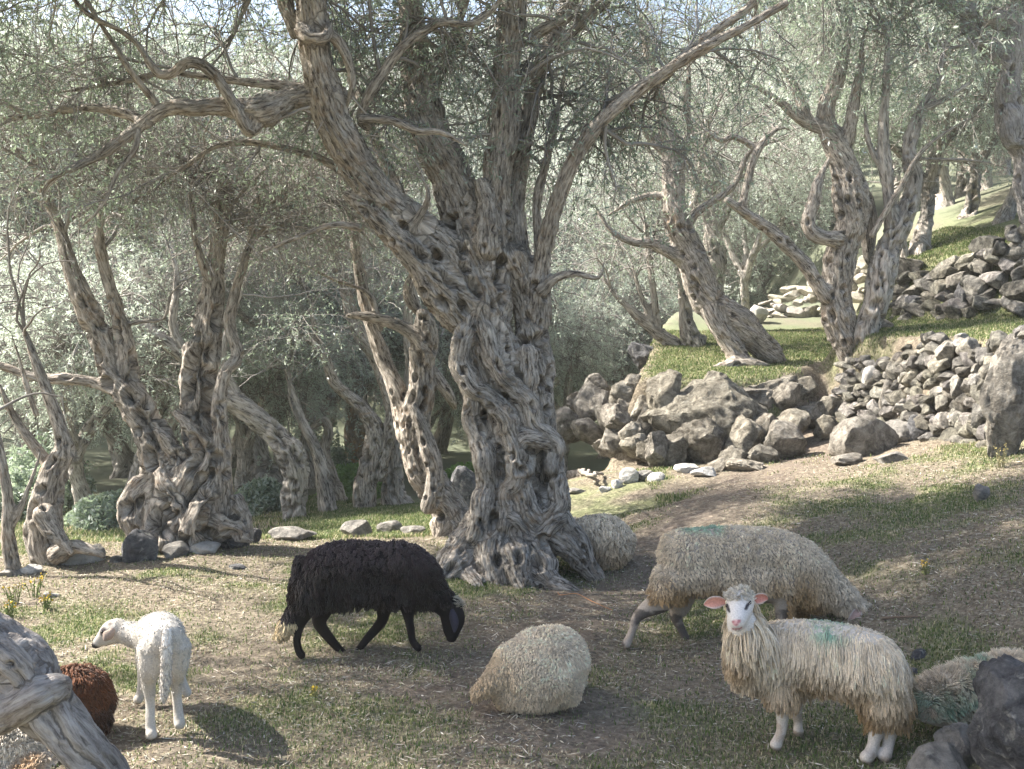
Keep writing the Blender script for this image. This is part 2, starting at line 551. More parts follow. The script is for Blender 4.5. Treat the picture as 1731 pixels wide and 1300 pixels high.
def ground_mat():
    m, n, b = newmat('ground_soil')
    g = N(n, 'ShaderNodeNewGeometry').outputs['Position']
    sp = N(n, 'ShaderNodeSeparateXYZ')
    n.links.new(attr(n, 'cover').outputs['Vector'], sp.inputs[0])
    f = noise(n, g, 30, 6, 0.7)
    f2 = noise(n, g, 4, 4, 0.6)
    litter = ramp(n, f, [(0.30, (0.07, 0.06, 0.045)), (0.5, (0.18, 0.15, 0.11)), (0.7, (0.36, 0.31, 0.235))])
    grass = ramp(n, f, [(0.3, (0.06, 0.08, 0.03)), (0.5, (0.15, 0.175, 0.075)), (0.72, (0.29, 0.30, 0.16))])
    soil = ramp(n, f, [(0.3, (0.08, 0.063, 0.05)), (0.55, (0.18, 0.145, 0.115)), (0.75, (0.31, 0.26, 0.21))])
    soil = mixc(n, ramp(n, f2, [(0.4, (0, 0, 0)), (0.6, (0.6,) * 3)]), soil, litter)
    sep = N(n, 'ShaderNodeSeparateXYZ'); n.links.new(g, sep.inputs[0])
    mr = N(n, 'ShaderNodeMapRange'); mr.inputs[1].default_value = 15; mr.inputs[2].default_value = 21; n.links.new(sep.outputs[1], mr.inputs[0])
    grass = mixc(n, mr.outputs[0], grass, (0.15, 0.17, 0.11))
    c = mixc(n, sp.outputs[0], litter, grass)
    c = mixc(n, mr.outputs[0], c, (0.16, 0.175, 0.12))
    c = mixc(n, sp.outputs[1], c, soil)
    n.links.new(c, b.inputs['Base Color'])
    b.inputs['Roughness'].default_value = 0.95
    bump(n, b, f, 0.8, 0.03)
    return m
GROUND = ground_mat()
g = mesh('ground', V, Fq, GROUND, attrs={'cover': cov})
tag(g, kind='structure')

# ------------------------------------------------------------------ rocks
import bmesh
def _ico(sub):
    bm = bmesh.new()
    bmesh.ops.create_icosphere(bm, subdivisions=sub, radius=1.0)
    V = np.array([v.co[:] for v in bm.verts])
    F = np.array([[v.index for v in f.verts] for f in bm.faces])
    bm.free()
    return V, F
ICO = {k: _ico(k) for k in (2, 3, 4, 5)}

def rock_vf(c, dims, seed, sub=4, cuts=11, rough=0.05, rot=None, sharp=0.72):
    r = np.random.default_rng(seed)
    V, F = ICO[sub]
    V = V * (1 + 0.22 * vnoise(V * 1.3 + seed, seed)[:, None])
    for k in range(cuts):
        d = nrm(r.normal(size=3))
        o = r.uniform(sharp - 0.14, sharp + 0.16)
        ex = V @ d - o
        V = V - np.where(ex > 0, ex * 0.94, 0)[:, None] * d
    V = V / np.abs(V).max(0)
    V = V * (1 + rough * fbm(V * 3.5 + seed * 3.1, 3, seed)[:, None] + rough * 0.7 * fbm(V * 11 + seed, 3, seed + 2)[:, None])
    V = V * np.array(dims) * 0.5
    a = r.uniform(-0.5, 0.5) if rot is None else rot[0]
    t = r.uniform(-0.2, 0.2) if rot is None else rot[1]
    ca, sa, ct, st = math.cos(a), math.sin(a), math.cos(t), math.sin(t)
    V = V @ np.array([[ct, 0, st], [0, 1, 0], [-st, 0, ct]]).T        # tilt in the picture plane
    V = V @ np.array([[ca, -sa, 0], [sa, ca, 0], [0, 0, 1]]).T
    return V + np.array(c), [F]

def rockpx(px, pyb, wpx, hpx, Y, seed, depth=0.8, sub=4, tilt=0.0, yaw=0.3, cuts=11, rough=0.05, sink=0.12, sharp=0.72):
    """px centre, pyb bottom pixel, w/h in photo pixels, Y distance of the centre"""
    s = Y / FPX
    w_, h_ = wpx * s, hpx * s
    c = P(px, pyb - hpx / 2, Y)
    c[2] -= sink * h_ * 0.5
    return rock_vf(c, (w_, w_ * depth, h_ * (1 + sink)), seed, sub, cuts, rough, (yaw, tilt), sharp)

def loose(name, args, mat, label, cat='rock', group=None, free=False, **kw):
    px, pb, wp, hp, Y, sd = args
    yg = ground_Y(px, pb - 0.1 * hp, max(3.0, Y - 2.5), Y + 4)
    if yg is not None and name != 'boulder' and not free: Y = yg + 0.3 * wp * yg / FPX
    V, F = rockpx(px, pb, wp, hp, Y, sd, **kw)
    b = V.mean(0).copy(); b[2] = V[:, 2].min()
    gzb = gz(b[0], b[1])
    if b[2] > gzb - 0.02 and name != 'boulder' and not free:
        V[:, 2] = V[:, 2].max() - (V[:, 2].max() - V[:, 2]) * (V[:, 2].max() - gzb + 0.05) / (V[:, 2].max() - b[2])   # settle it into the ground
        b[2] = V[:, 2].min()
    o = mesh(name, V - b, F, mat, smooth=True, cols=np.ones((len(V), 3)))
    o.location = tuple(b)
    try:
        o.data.set_sharp_from_angle(angle=math.radians(38))
    except Exception:
        pass
    return tag(o, label, cat, group)

# row of stones along the edge of the terrace, left of the great trunk
G = 'stones edging the terrace on the left'
loose('stone', (125, 958, 110, 34, 8.45, 1), ROCK_PALE, 'long pale grey stone lying at the foot of the leaning trunk on the left', group=G)
loose('stone', (162, 950, 34, 30, 8.6, 2), ROCK, 'small grey stone leaning against the right end of the long pale stone', group=G)
loose('rock', (238, 956, 64, 62, 8.5, 3), ROCK_DARK, 'big dark grey block standing at the left foot of the holed twin olive trunk', group=G, cuts=8)
loose('stone', (296, 946, 48, 32, 8.7, 4), ROCK, 'rounded pale grey stone just right of the big dark block', group=G)
loose('stone', (346, 940, 54, 24, 8.8, 5), ROCK_PALE, 'flat whitish stone under the middle of the holed twin olive trunk', group=G)
loose('stone', (398, 930, 52, 24, 9.0, 6), ROCK_DARK, 'long dark stone beside the right root of the holed twin olive trunk', group=G)
loose('stone', (492, 918, 88, 28, 9.2, 8), ROCK, 'broad low grey stone with a flat top to the right of the upright splinter', group=G)
loose('stone', (602, 912, 56, 32, 9.35, 9), ROCK, 'humped mossy stone beyond the rump of the black sheep', group=G)
loose('stone', (656, 906, 46, 26, 9.6, 10), ROCK, 'round topped grey stone in the middle of three beyond the black sheep', group=G)
loose('stone', (700, 908, 46, 20, 9.4, 12), ROCK, 'low dark stone nearest the great trunk in the row beyond the black sheep', group=G)
loose('stone', (22, 977, 46, 20, 8.3, 13), ROCK, 'low grey stone at the left edge of the frame on the terrace lip', group=G)
loose('stone', (56, 972, 44, 18, 8.4, 14), ROCK_PALE, 'small pale stone between the left edge and the long pale stone', group=G)
loose('stone', (202, 952, 34, 14, 8.5, 15), ROCK_DARK, 'small flat dark stone wedged left of the big dark block', group=G)
loose('stone', (402, 964, 36, 12, 7.9, 16), ROCK_DARK, 'small dark stone alone in the turf in front of the terrace lip')
loose('rock', (788, 838, 58, 50, 11.0, 18), ROCK_DARK, 'rough dark rock seen between the pale holed trunk and the great trunk')
loose('rock', (762, 900, 44, 36, 9.0, 19), ROCK_TAN, 'brownish rock tucked against the foot of the pale holed trunk')
loose('stone', (1657, 851, 30, 33, 7.6, 20), ROCK, 'lone egg shaped grey stone standing in the sunlit grass on the right', depth=0.9, tilt=0.3)
loose('stone', (1552, 1118, 34, 20, 5.4, 21), ROCK_DARK, 'small dark stone on the ground behind the long haired sheep')
loose('stone', (1545, 1142, 16, 14, 5.1, 22), ROCK_DARK, 'dark pebble just above the lying sheep with green dye', sub=3)
GW = 'white stones below the rock outcrop'
loose('stone', (1192, 808, 52, 20, 9.9, 23), ROCK_PALE, 'brightest white flat stone below the middle of the rock outcrop', group=GW)
loose('stone', (1160, 802, 44, 22, 10.2, 24), ROCK_PALE, 'whitish stone touching the left side of the brightest white stone', group=GW)
loose('stone', (1112, 814, 40, 16, 9.9, 25), ROCK_PALE, 'low whitish stone under the dark hollow of the outcrop', group=GW)
loose('stone', (1066, 820, 40, 32, 9.8, 26), ROCK_PALE, 'tall pointed whitish stone left of a dark stone at the end of the row', group=GW)
loose('stone', (1092, 814, 34, 20, 9.9, 27), ROCK, 'dark grey stone between two whitish ones in the row')
loose('stone', (1042, 828, 24, 22, 9.6, 28), ROCK_PALE, 'small pointed whitish stone at the left of the row', group=GW)
loose('stone', (1022, 834, 22, 14, 9.5, 29), ROCK_PALE, 'smallest whitish stone at the far left end of the row', group=GW)
loose('stone', (974, 836, 40, 12, 9.4, 30), ROCK, 'flat grey stone in the grass right of the great trunk')
# near rocks at the lower right corner
loose('boulder', (1748, 1335, 215, 225, 3.8, 36), ROCK_DARK, 'dark lichen spotted boulder in the lower right corner hiding the dyed lying sheep', cat='boulder', depth=0.8, cuts=7, rough=0.12, sub=5, tilt=-0.3, sharp=0.82)
loose('rock', (1622, 1300, 110, 76, 3.85, 33), ROCK, 'light grey broken rock at the foot of the dark lichen spotted boulder', cuts=9, rough=0.08, sub=5)
loose('rock', (1590, 1345, 130, 88, 3.6, 34), ROCK, 'bluish grey pointed rock cut off by the bottom edge at the right', cuts=9, rough=0.07, sub=5, tilt=-0.25)
loose('rock', (1560, 845, 1, 1, 8.0, 35), ROCK, 'x') if False else None

# the rock outcrop below the grassy shelf
OUT = [  # px, bottom, w, h, Y, depth, tilt
    (1205, 792, 215, 160, 11.9, 0.75, 0.12), (1165, 700, 120, 62, 12.4, 0.9, 0.05), (1120, 705, 62, 76, 11.9, 0.8, 0.45),
    (1290, 705, 120, 62, 12.3, 0.8, -0.06), (1255, 690, 150, 48, 12.4, 0.7, 0.02), (1330, 690, 50, 44, 12.0, 0.8, 0.3),
    (1112, 785, 38, 52, 11.3, 0.9, 0.1), (1140, 790, 50, 60, 11.4, 0.9, 0.0), (1195, 792, 100, 80, 11.4, 0.6, -0.2),
    (1240, 800, 50, 44, 11.0, 0.9, 0.2), (1262, 770, 60, 66, 11.3, 0.8, 0.3), (1290, 745, 60, 44, 11.5, 0.9, 0.1),
    (1325, 775, 70, 62, 11.1, 0.8, -0.15), (1290, 790, 50, 40, 10.9, 0.8, 0.2), (1250, 798, 70, 26, 10.6, 0.8, 0.05), (1345, 735, 50, 40, 11.6, 0.9, 0.0),
    (1220, 800, 40, 26, 10.7, 0.9, 0.1), (1370, 720, 44, 34, 12.0, 0.8, 0.1), (1395, 745, 40, 40, 11.6, 0.8, 0.0), (1375, 700, 50, 22, 12.4, 0.8, 0.0),
    (1075, 700, 50, 44, 12.4, 0.9, 0.5), (1050, 690, 40, 44, 12.8, 0.9, 0.3), (1085, 720, 60, 50, 12.1, 0.8, 0.6), (1040, 720, 60, 40, 12.8, 0.8, 0.5),
    (1068, 755, 40, 40, 11.8, 0.8, 0.3), (1090, 780, 36, 36, 11.5, 0.8, 0.2), (1020, 700, 50, 40, 13.4, 0.9, 0.3), (995, 705, 50, 54, 13.6, 0.9, -0.2),
    (960, 740, 60, 44, 13.4, 0.8, 0.4), (1000, 745, 70, 30, 13.0, 0.8, 0.5), (940, 745, 40, 40, 13.8, 0.9, 0.4), (1352, 690, 70, 60, 12.5, 0.9, 0.2), (1060, 690, 50, 44, 12.3, 0.9, 0.3), (1045, 730, 60, 50, 12.1, 0.9, 0.4), (1035, 765, 50, 36, 12.0, 0.9, 0.2), (1075, 775, 50, 40, 11.7, 0.9, 0.2), (1070, 660, 36, 26, 12.3, 0.9, 0.2), (1390, 672, 50, 40, 12.9, 0.9, -0.2), (1365, 655, 44, 26, 13.2, 0.9, 0.0), (1400, 705, 44, 36, 12.2, 0.9, 0.3), (1180, 740, 90, 70, 11.8, 0.8, 0.2), (1130, 745, 60, 60, 11.8, 0.8, 0.1), (1100, 740, 50, 60, 12.0, 0.8, 0.4), (1060, 730, 70, 50, 12.2, 0.8, 0.3), (1010, 660, 40, 26, 14.5, 0.9, 0.2), (1090, 668, 40, 30, 12.6, 0.8, 0.4),
    (1025, 765, 46, 24, 12.3, 0.8, 0.2), (975, 690, 40, 26, 14.8, 0.8, 0.2), (1090, 616, 60, 34, 14.8, 0.8, 0.3), (1120, 600, 50, 22, 15.5, 0.8, 0.1)]
SOLO = {1020: 'tan rock on the bank left of the big outcrop boulder', 995: 'angular dark topped block leaning by the little crooked olive', 960: 'slanting pale slab at the right edge of the great trunk', 1000: 'flat tan slab below the angular block',
        940: 'rock half hidden behind the great trunk', 1010: 'small rock on top of the bank above the angular block', 1025: 'low stone in the grass bank below the slanting slabs', 975: 'small pale rock far back on the bank beside the great trunk',
        1120: 'grey rock on the rim of the shelf under the sprawled pale olive', 1040: 'slanting rock in the middle of the stony bank', 1035: 'stone at the lower left foot of the outcrop'}
parts = []
for i, (px, pb, w_, h_, Y, dp, tl) in enumerate(OUT):
    if (px in SOLO and not (px == 1120 and pb > 650)) or (px == 1090 and pb == 616):
        lb = SOLO.get(px, 'dark mossy rock at the far left corner of the grassy shelf')
        loose('rock', (px, pb, w_ * 1.12, h_ * 1.1, Y, 100 + i), ROCK_TAN if px != 1090 else ROCK_DARK, lb, group='rocks on the stony bank', tilt=tl, cuts=13, rough=0.1, depth=dp, free=True, sink=0.3)
        continue
    parts.append(rockpx(px, pb, w_ * 1.12, h_ * 1.1, Y, 100 + i, depth=dp, sub=5 if w_ > 90 else 4, tilt=tl, cuts=20 if w_ > 90 else 15, sharp=0.66, rough=0.12, yaw=0.2 * math.sin(i * 2.1)))
TR = np.random.default_rng(8)
def tints(parts, r):
    return np.vstack([np.ones((len(v), 1)) * (r.uniform(0.55, 1.35) * np.array([1, r.uniform(0.965, 1.0), r.uniform(0.84, 0.98)])) for v, f in parts])
tcol = tints(parts, TR) ** 0.5
V, F = join(parts)
b0 = P(1215, 790, 11.9)
def rooted(name, V, F, mat, base, label, cat, sharp=38, group=None, cols=None):
    o = mesh(name, V - base, F, mat, cols=cols)
    o.location = tuple(base)
    if sharp: o.data.set_sharp_from_angle(angle=math.radians(sharp))
    return tag(o, label, cat, group)
rooted('rock_outcrop', V, F, ROCK_TAN, b0, 'weathered tan rock outcrop holding up the grassy shelf with the leaning olive', 'rock outcrop', cols=tcol)

# dry stone walls: courses of field stones set back as they rise
def dry_wall(name, line, hb, ht, rows, size, seed, mat, base, label, setback=0.25, fill=1.0):
    r = np.random.default_rng(seed)
    line = np.array(line, float)
    seg = np.linalg.norm(np.diff(line, axis=0), axis=1)
    cum = np.concatenate([[0], np.cumsum(seg)])
    out = []
    k = seed * 50
    for row in range(rows):
        t = row / max(rows - 1, 1)
        s = r.uniform(0, size * 0.6)
        while s < cum[-1]:
            x = np.interp(s, cum, line[:, 0]); y = np.interp(s, cum, line[:, 1])
            i = min(np.searchsorted(cum, s, 'right') - 1, len(seg) - 1)
            d = (line[i + 1] - line[i]) / seg[i]
            nx_, ny_ = d[1], -d[0]        # outward
            lo, hi = np.interp(s, cum, hb), np.interp(s, cum, ht)
            rowh = (hi - lo) / rows
            wd = size * r.choice([0.45, 0.7, 1.0, 1.3, 1.7], p=[.22, .28, .22, .16, .12])
            hg = rowh * r.uniform(1.0, 1.5) if wd < size * 1.3 else rowh * r.uniform(1.5, 2.1)
            z = lo + rowh * (row + 0.5) + r.uniform(-0.45, 0.45) * rowh + 0.10 * math.sin(s * 3.1 + seed)
            off = (0.06 - setback * t) + r.uniform(-0.05, 0.06)
            if r.random() < fill:
                out.append(rock_vf((x + nx_ * off, y + ny_ * off, z), (wd * 1.12, size * 1.1, hg), k, 4, 15, 0.07,
                                   (math.atan2(d[1], d[0]) + r.uniform(-0.4, 0.4), r.uniform(-0.45, 0.45)), 0.64))
            k += 1
            s += wd * 0.80
    tc = tints(out, r)
    V, F = join(out)
    return rooted(name, V, F, mat, np.array(base), label, 'stone wall', 42, cols=tc)
dry_wall('dry_stone_wall', [(3.98, 12.3), (4.36, 11.15), (4.46, 10.2), (4.5, 9.5), (4.55, 8.95)], [1.0, 0.72, 0.7, 0.78, 0.8], [1.66, 1.76, 1.84, 1.90, 1.92], 9, 0.19, 3, ROCK_WALL,
         (4.4, 10.8, 0.7), 'tumbledown dry stone wall of dark field stones beside the path below the grass strip')
dry_wall('dry_stone_wall', [(5.5, 14.9), (5.75, 13.7), (6.15, 12.6), (6.9, 11.7)], [1.95, 2.08, 2.15, 2.2], [2.85, 2.95, 3.15, 3.3], 6, 0.3, 7, ROCK_WALL,
         (5.9, 13.5, 2.0), 'higher mossy terrace wall of piled stones above the grass strip on the right')
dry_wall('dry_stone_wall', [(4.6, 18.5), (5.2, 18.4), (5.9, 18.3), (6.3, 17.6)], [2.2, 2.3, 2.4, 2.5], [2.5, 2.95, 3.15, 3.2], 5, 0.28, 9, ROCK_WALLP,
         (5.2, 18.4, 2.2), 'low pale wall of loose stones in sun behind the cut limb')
GL = 'stones fallen in front of the dry wall'
FALL = [(1465, 780, 120, 78, 9.9, 'large flat topped brown block at the foot of the dark dry wall beside the path', ROCK_TAN),
        (1530, 752, 90, 46, 9.7, 'broad grey slab leaning under the dry wall right of the brown block', ROCK),
        (1505, 785, 60, 22, 9.3, 'flat stone lying on bare soil below the broad grey slab', ROCK),
        (1432, 790, 70, 26, 9.5, 'low grey green stone sunk in soil under the brown block', ROCK_TAN),
        (1600, 735, 52, 34, 9.2, 'rounded brown stone fallen from the wall near the big leaning slab', ROCK_TAN),
        (1395, 712, 40, 24, 11.2, 'small stone on the path step left of the wall', ROCK),
        (1560, 748, 60, 50, 9.4, 'dark angular stone standing beneath the wall next to the grey slab', ROCK_DARK),
        (1505, 700, 46, 62, 9.75, 'upright tan block, the tallest stone in the face of the wall', ROCK_TAN),
        (1475, 668, 36, 50, 10.2, 'pale upright stone left of the tallest block in the wall', ROCK_PALE),
        (1605, 690, 44, 56, 9.3, 'pale rounded stone right of the tallest block in the wall', ROCK)]
for i, (px, pb, w_, h_, Y, lb, mt) in enumerate(FALL):
    loose('stone', (px, pb, w_, h_, Y, 300 + i), mt, lb, group=GL, cuts=10, rough=0.06)
loose('boulder', (1712, 758, 120, 190, 8.7, 340), ROCK_TAN, 'huge smooth tan slab rising at the right edge beside the dry wall', cat='boulder', depth=0.6, cuts=7, rough=0.08, sub=5, tilt=0.25, sharp=0.8)
loose('boulder', (1282, 545, 36, 30, 17.5, 341), ROCK_PALE, 'pale round boulder in sun behind the leaning olive', cat='boulder')
loose('rock', (1545, 535, 50, 36, 13.6, 342), ROCK_DARK, 'dark rock at the foot of the higher terrace wall')
loose('rock', (1640, 525, 70, 56, 12.7, 343), ROCK_DARK, 'big dark rock set in the higher terrace wall at the right')
loose('rock', (1490, 560, 44, 24, 13.6, 344), ROCK_TAN, 'brown rock on the grass edge just right of the tall holed trunk')
loose('rock', (1445, 572, 36, 16, 13.8, 345), ROCK_TAN, 'small tan rock against the base of the second right trunk')

# ------------------------------------------------------------------ trees
def chain(pts, Y0, step=None, dY=None):
    """pts: (px,py,rpx[,dy]) -> resampled (n,4) world chain; dy offset in depth"""
    out = []
    for q in pts:
        dy = q[3] if len(q) > 3 else 0
        Y = Y0 + dy
        p = P(q[0], q[1], Y)
        out.append([*p, q[2] * Y / FPX])
    out = np.array(out)
    return catmull(out, step or max(0.03, out[:, 3].mean() * 0.5))

def wobble(ch, amp, freq, seed):
    q = ch.copy()
    s = np.concatenate([[0], np.cumsum(np.linalg.norm(np.diff(ch[:, :3], axis=0), axis=1))])
    for k in range(3):
        q[:, k] += amp * ch[:, 3] * vnoise(np.stack([s * freq, s * 0 + k * 7.1, s * 0 + seed], -1), seed) * 1.0
    q[:, 3] *= 1 + 0.12 * vnoise(np.stack([s * freq * 1.6, s * 0 + 31, s * 0 + seed], -1), seed)
    return q

def trunk_mesh(chains, voxel, seed=1, ridge=0.10, lump=0.10, pits=0, pit_r=(0.02, 0.05), pit_region=None, twist=0.8, smooth_it=3, ridge_w=0.06, crack=0.004):
    V, F = join([chain_tube(c) for c in chains])
    V, F = remesh(V, F, voxel, smooth_it)
    # local trunk coordinates from the nearest skeleton point
    sk = []
    off = 0
    for c in chains:
        t, n, b = frames(c[None, :, :3])
        s = np.concatenate([[0], np.cumsum(np.linalg.norm(np.diff(c[:, :3], axis=0), axis=1))])
        sk.append(np.hstack([c, t[0], n[0], b[0], s[:, None] + off]))
        off += 13.7
    sk = np.vstack(sk)
    kd = kdtree.KDTree(len(sk))
    for i, p in enumerate(sk[:, :3]): kd.insert(p, i)
    kd.balance()
    find = kd.find_n
    idx = np.empty(len(V), np.int64)
    R = sk[:, 3]
    for i, p in enumerate(V):
        best, bi = 1e9, 0
        for co, j, d in find(p, 4):
            e = d - R[j]
            if e < best: best, bi = e, j
        idx[i] = bi
    S = sk[idx]
    q = V - S[:, :3]
    nn = (q * S[:, 7:10]).sum(1); bb = (q * S[:, 10:13]).sum(1); tt = (q * S[:, 4:7]).sum(1)
    th = np.arctan2(bb, nn)
    s = S[:, 13] + tt
    r = S[:, 3]
    th2 = th + twist * s
    U = np.stack([r * np.cos(th2), r * np.sin(th2), s * 0.22], -1)
    Nn = vnormals(V, F)
    amp = np.clip(r, 0, 0.30)
    rg = 1 - 2 * np.abs(fbm(U / ridge_w, 3, seed, 0.55))
    lm = fbm(V * 4.0, 3, seed + 5)
    fine = vnoise(U / (ridge_w * 0.35), seed + 9)
    D = amp * (ridge * 1.2 * (rg - 0.62) + lump * lm) + np.minimum(amp, 0.1) * 0.05 * fine
    ck = np.abs(fbm(U / (ridge_w * 0.55) + 9.1, 2, seed + 15))
    D -= crack * np.clip(amp / 0.08, 0, 1) * (1 - sstep(0.0, 0.13, ck))
    if pits:
        rr = np.random.default_rng(seed)
        cand = np.where((r > 0.05) & (pit_region(V) if pit_region else True))[0]
        if len(cand):
            Dh = np.zeros(len(V)); Dr = np.zeros(len(V))
            pk = rr.choice(cand, min(pits, len(cand)), replace=False)
            for j in pk:
                pr = rr.uniform(*pit_r) * min(1.0, r[j] / 0.12)
                dv = V - V[j]
                m = np.abs(dv).max(1) < pr * 4
                ax = S[j, 4:7]
                al = dv[m] @ ax
                d = np.sqrt(((dv[m] - al[:, None] * ax) ** 2).sum(1) + (al / rr.uniform(1.2, 2.2)) ** 2) / pr
                Dh[m] = np.minimum(Dh[m], -2.8 * pr * np.exp(-(d / 0.8) ** 4))
                Dr[m] = np.maximum(Dr[m], 0.35 * pr * np.exp(-((d - 1.35) / 0.45) ** 2))
            D = D + Dh + np.where(Dh > -0.3 * Dr, Dr, 0)
    V = V + Nn * D[:, None]
    return V, F, U

def spawn(pl, rad, n, r, length, K=6, spread=0.8, wander=0.25, droop=0.0, t0=0.2, t1=1.0, rscale=0.6, up=0.0, rmax=None, wts=None, droop_pow=1.0):
    """grow n child polylines from parents pl (N,K0,3), rad (N,K0)"""
    Np, K0, _ = pl.shape
    pi = r.choice(Np, n, p=wts) if wts is not None else r.integers(0, Np, n)
    t = r.uniform(t0, t1, n) * (K0 - 1)
    i = np.clip(t.astype(int), 0, K0 - 2)
    f = (t - i)[:, None]
    p0 = pl[pi, i] * (1 - f) + pl[pi, i + 1] * f
    tg = nrm(pl[pi, i + 1] - pl[pi, i])
    rd = nrm(r.normal(size=(n, 3)))
    d = nrm(tg * (1 - spread * 0.5) + rd * spread + np.array([0, 0, up]))
    L = r.uniform(length[0], length[1], n)[:, None]
    out = np.empty((n, K, 3))
    out[:, 0] = p0
    drift = r.normal(size=(n, 3)) * wander * 0.6
    for k in range(1, K):
        d = nrm(d + drift * 0.5 + r.normal(size=(n, 3)) * wander + np.array([0, 0, -1.0]) * droop * (k / K) ** droop_pow)
        out[:, k] = out[:, k - 1] + d * L / (K - 1)
    pr = rad[pi, i] * (1 - f[:, 0]) + rad[pi, i + 1] * f[:, 0]
    r0 = pr * rscale
    if rmax is not None: r0 = np.minimum(r0, rmax)
    taper = np.linspace(1, 0.35, K)[None]
    return out, r0[:, None] * taper

def leaves(pl, n, r, size, t0=0.2):
    Np, K0, _ = pl.shape
    pi = r.integers(0, Np, n)
    t = r.uniform(t0, 1, n) * (K0 - 1)
    i = np.clip(t.astype(int), 0, K0 - 2)
    f = (t - i)[:, None]
    p0 = pl[pi, i] * (1 - f) + pl[pi, i + 1] * f
    tg = nrm(pl[pi, i + 1] - pl[pi, i])
    d = nrm(tg * 0.8 + nrm(r.normal(size=(n, 3))) * 0.9)
    nn = nrm(np.cross(d, r.normal(size=(n, 3))))
    sz = r.uniform(size * 0.6, size * 1.25, n)[:, None]
    wv = nn * sz * 0.13
    V = np.stack([p0, p0 + d * sz * 0.5 + wv, p0 + d * sz, p0 + d * sz * 0.5 - wv], 1).reshape(-1, 3)
    F = np.arange(n * 4).reshape(n, 4)
    return V, [F]

def crown_from(limbs, r, n1, n2, n3, nl, L1=(0.8, 1.8), L2=(0.4, 0.9), L3=(0.18, 0.45), leaf=0.055, droop=0.25, up=0.25, r1max=0.019, r2max=0.006, r3max=0.0026, r1min=0.0055, thick=1.0, K1=9, floor=-9, t0=0.45, dens=1.0, ymin=-99, clear=None):
    """limbs: list of (n,4) chains. returns branches VF, leaves VF"""
    K0 = 12
    pl, rad, wt = [], [], []
    for c in limbs:
        s = np.concatenate([[0], np.cumsum(np.linalg.norm(np.diff(c[:, :3], axis=0), axis=1))])
        u = np.linspace(0, s[-1], K0)
        pl.append(np.stack([np.interp(u, s, c[:, k]) for k in range(3)], -1))
        rad.append(np.interp(u, s, c[:, 3]))
        wt.append(s[-1])
    pl, rad, wt = np.array(pl), np.array(rad), np.array(wt)
    n1, n2, n3, nl = [int(q * dens) for q in (n1, n2, n3, nl)]
    def keep(b, q, fl):
        zm = b[:, :, 2].min(1)
        m = (zm > fl) & (b[:, :, 1].min(1) > ymin)
        if clear is not None:
            x0, x1, yf, zt_ = clear
            m &= ~((b[:, :, 0] > x0) & (b[:, :, 0] < x1) & (b[:, :, 1] < yf) & (b[:, :, 2] < zt_)).any(1)
        if m.sum() < 6: m = zm >= np.sort(zm)[-min(6, len(zm))]
        return b[m], q[m]
    b1, r1 = spawn(pl, rad, n1, r, L1, K1, 0.9, 0.20, droop * 0.6, t0, 1.0, 0.45, up, r1max, wt / wt.sum())
    r1 = np.maximum(r1, r1min)
    b1, r1 = keep(b1, r1, floor + 0.25)
    b2, r2 = spawn(b1, r1, n2, r, L2, 7, 0.8, 0.22, droop, 0.15, 1.0, 0.6, 0.05, r2max)
    r2 = np.maximum(r2, 0.0026)
    b2, r2 = keep(b2, r2, floor)
    b3, r3 = spawn(b2, r2, n3, r, L3, 5, 0.7, 0.2, droop, 0.1, 1.0, 0.6, 0.0, r3max)
    b3, r3 = keep(b3, r3, floor)
    bv = join([sweep(b1, r1 * thick, 5), sweep(b2, r2 * thick, 4), sweep(b3, np.maximum(r3, 0.0015) * thick, 3)])
    lv = leaves(b3, nl, r, leaf)
    return bv, lv

def tree(name, label, base, trunk, bark, limbs, seed, crown, leafmat=None, group=None, twigmat=None, cat='olive tree'):
    V, F, U = trunk
    root = empty(name, base, label, cat, group)
    t = mesh('trunk', V, F, bark, root, attrs={'bark': U})
    if crown:
        bv, lv = crown_from(limbs, np.random.default_rng(seed), **crown)
        mesh('branches', bv[0], bv[1], twigmat or TWIG, root)
        mesh('crown', lv[0], lv[1], leafmat or LEAF, root, smooth=False)
    return root

# --- the great central olive
Y1 = 7.9
main = [
    [(868, 1000, 82, -.05), (868, 940, 84), (872, 880, 76), (876, 820, 70), (862, 740, 70), (846, 660, 66), (830, 590, 62), (815, 520, 60), (800, 465, 56), (790, 430, 46)],
    [(905, 960, 45, .1), (915, 880, 38, .1), (922, 800, 32, .1), (915, 720, 32, .1), (905, 640, 32, .1), (895, 570, 34, .1), (885, 500, 34, .1), (868, 440, 34)],
    [(815, 930, 46, 0), (835, 860, 36, -.05), (838, 800, 30, -.1), (826, 720, 28, -.1), (810, 640, 26, -.1), (796, 580, 26, -.1), (778, 530, 28)],
]
limbL = [(795, 520, 50), (752, 440, 46, -.05), (705, 385, 38, -.1), (650, 338, 34, -.15), (610, 285, 33, -.2), (582, 235, 33, -.3), (555, 180, 34, -.35), (538, 120, 27, -.4), (530, 50, 26, -.4), (525, -60, 22, -.5), (515, -180, 16, -.5)]
limbL2 = [(770, 530, 34, -.12), (715, 450, 26, -.2), (665, 395, 20, -.22), (620, 350, 15, -.22), (588, 330, 9, -.2)]
midA = [(805, 460, 52, .1), (792, 390, 48, .1), (768, 310, 40, .1), (735, 230, 34, .1), (708, 130, 27, .2), (692, 20, 22, .2), (680, -110, 17, .3)]
midB = [(838, 470, 36), (845, 390, 26), (842, 310, 24), (852, 220, 24), (860, 110, 25), (864, 0, 22), (870, -140, 17)]
midC = [(880, 470, 30, .1), (872, 400, 20, .15), (870, 320, 18, .2), (884, 240, 16, .2), (905, 150, 15, .2), (935, 60, 14, .3), (985, -30, 12, .4)]
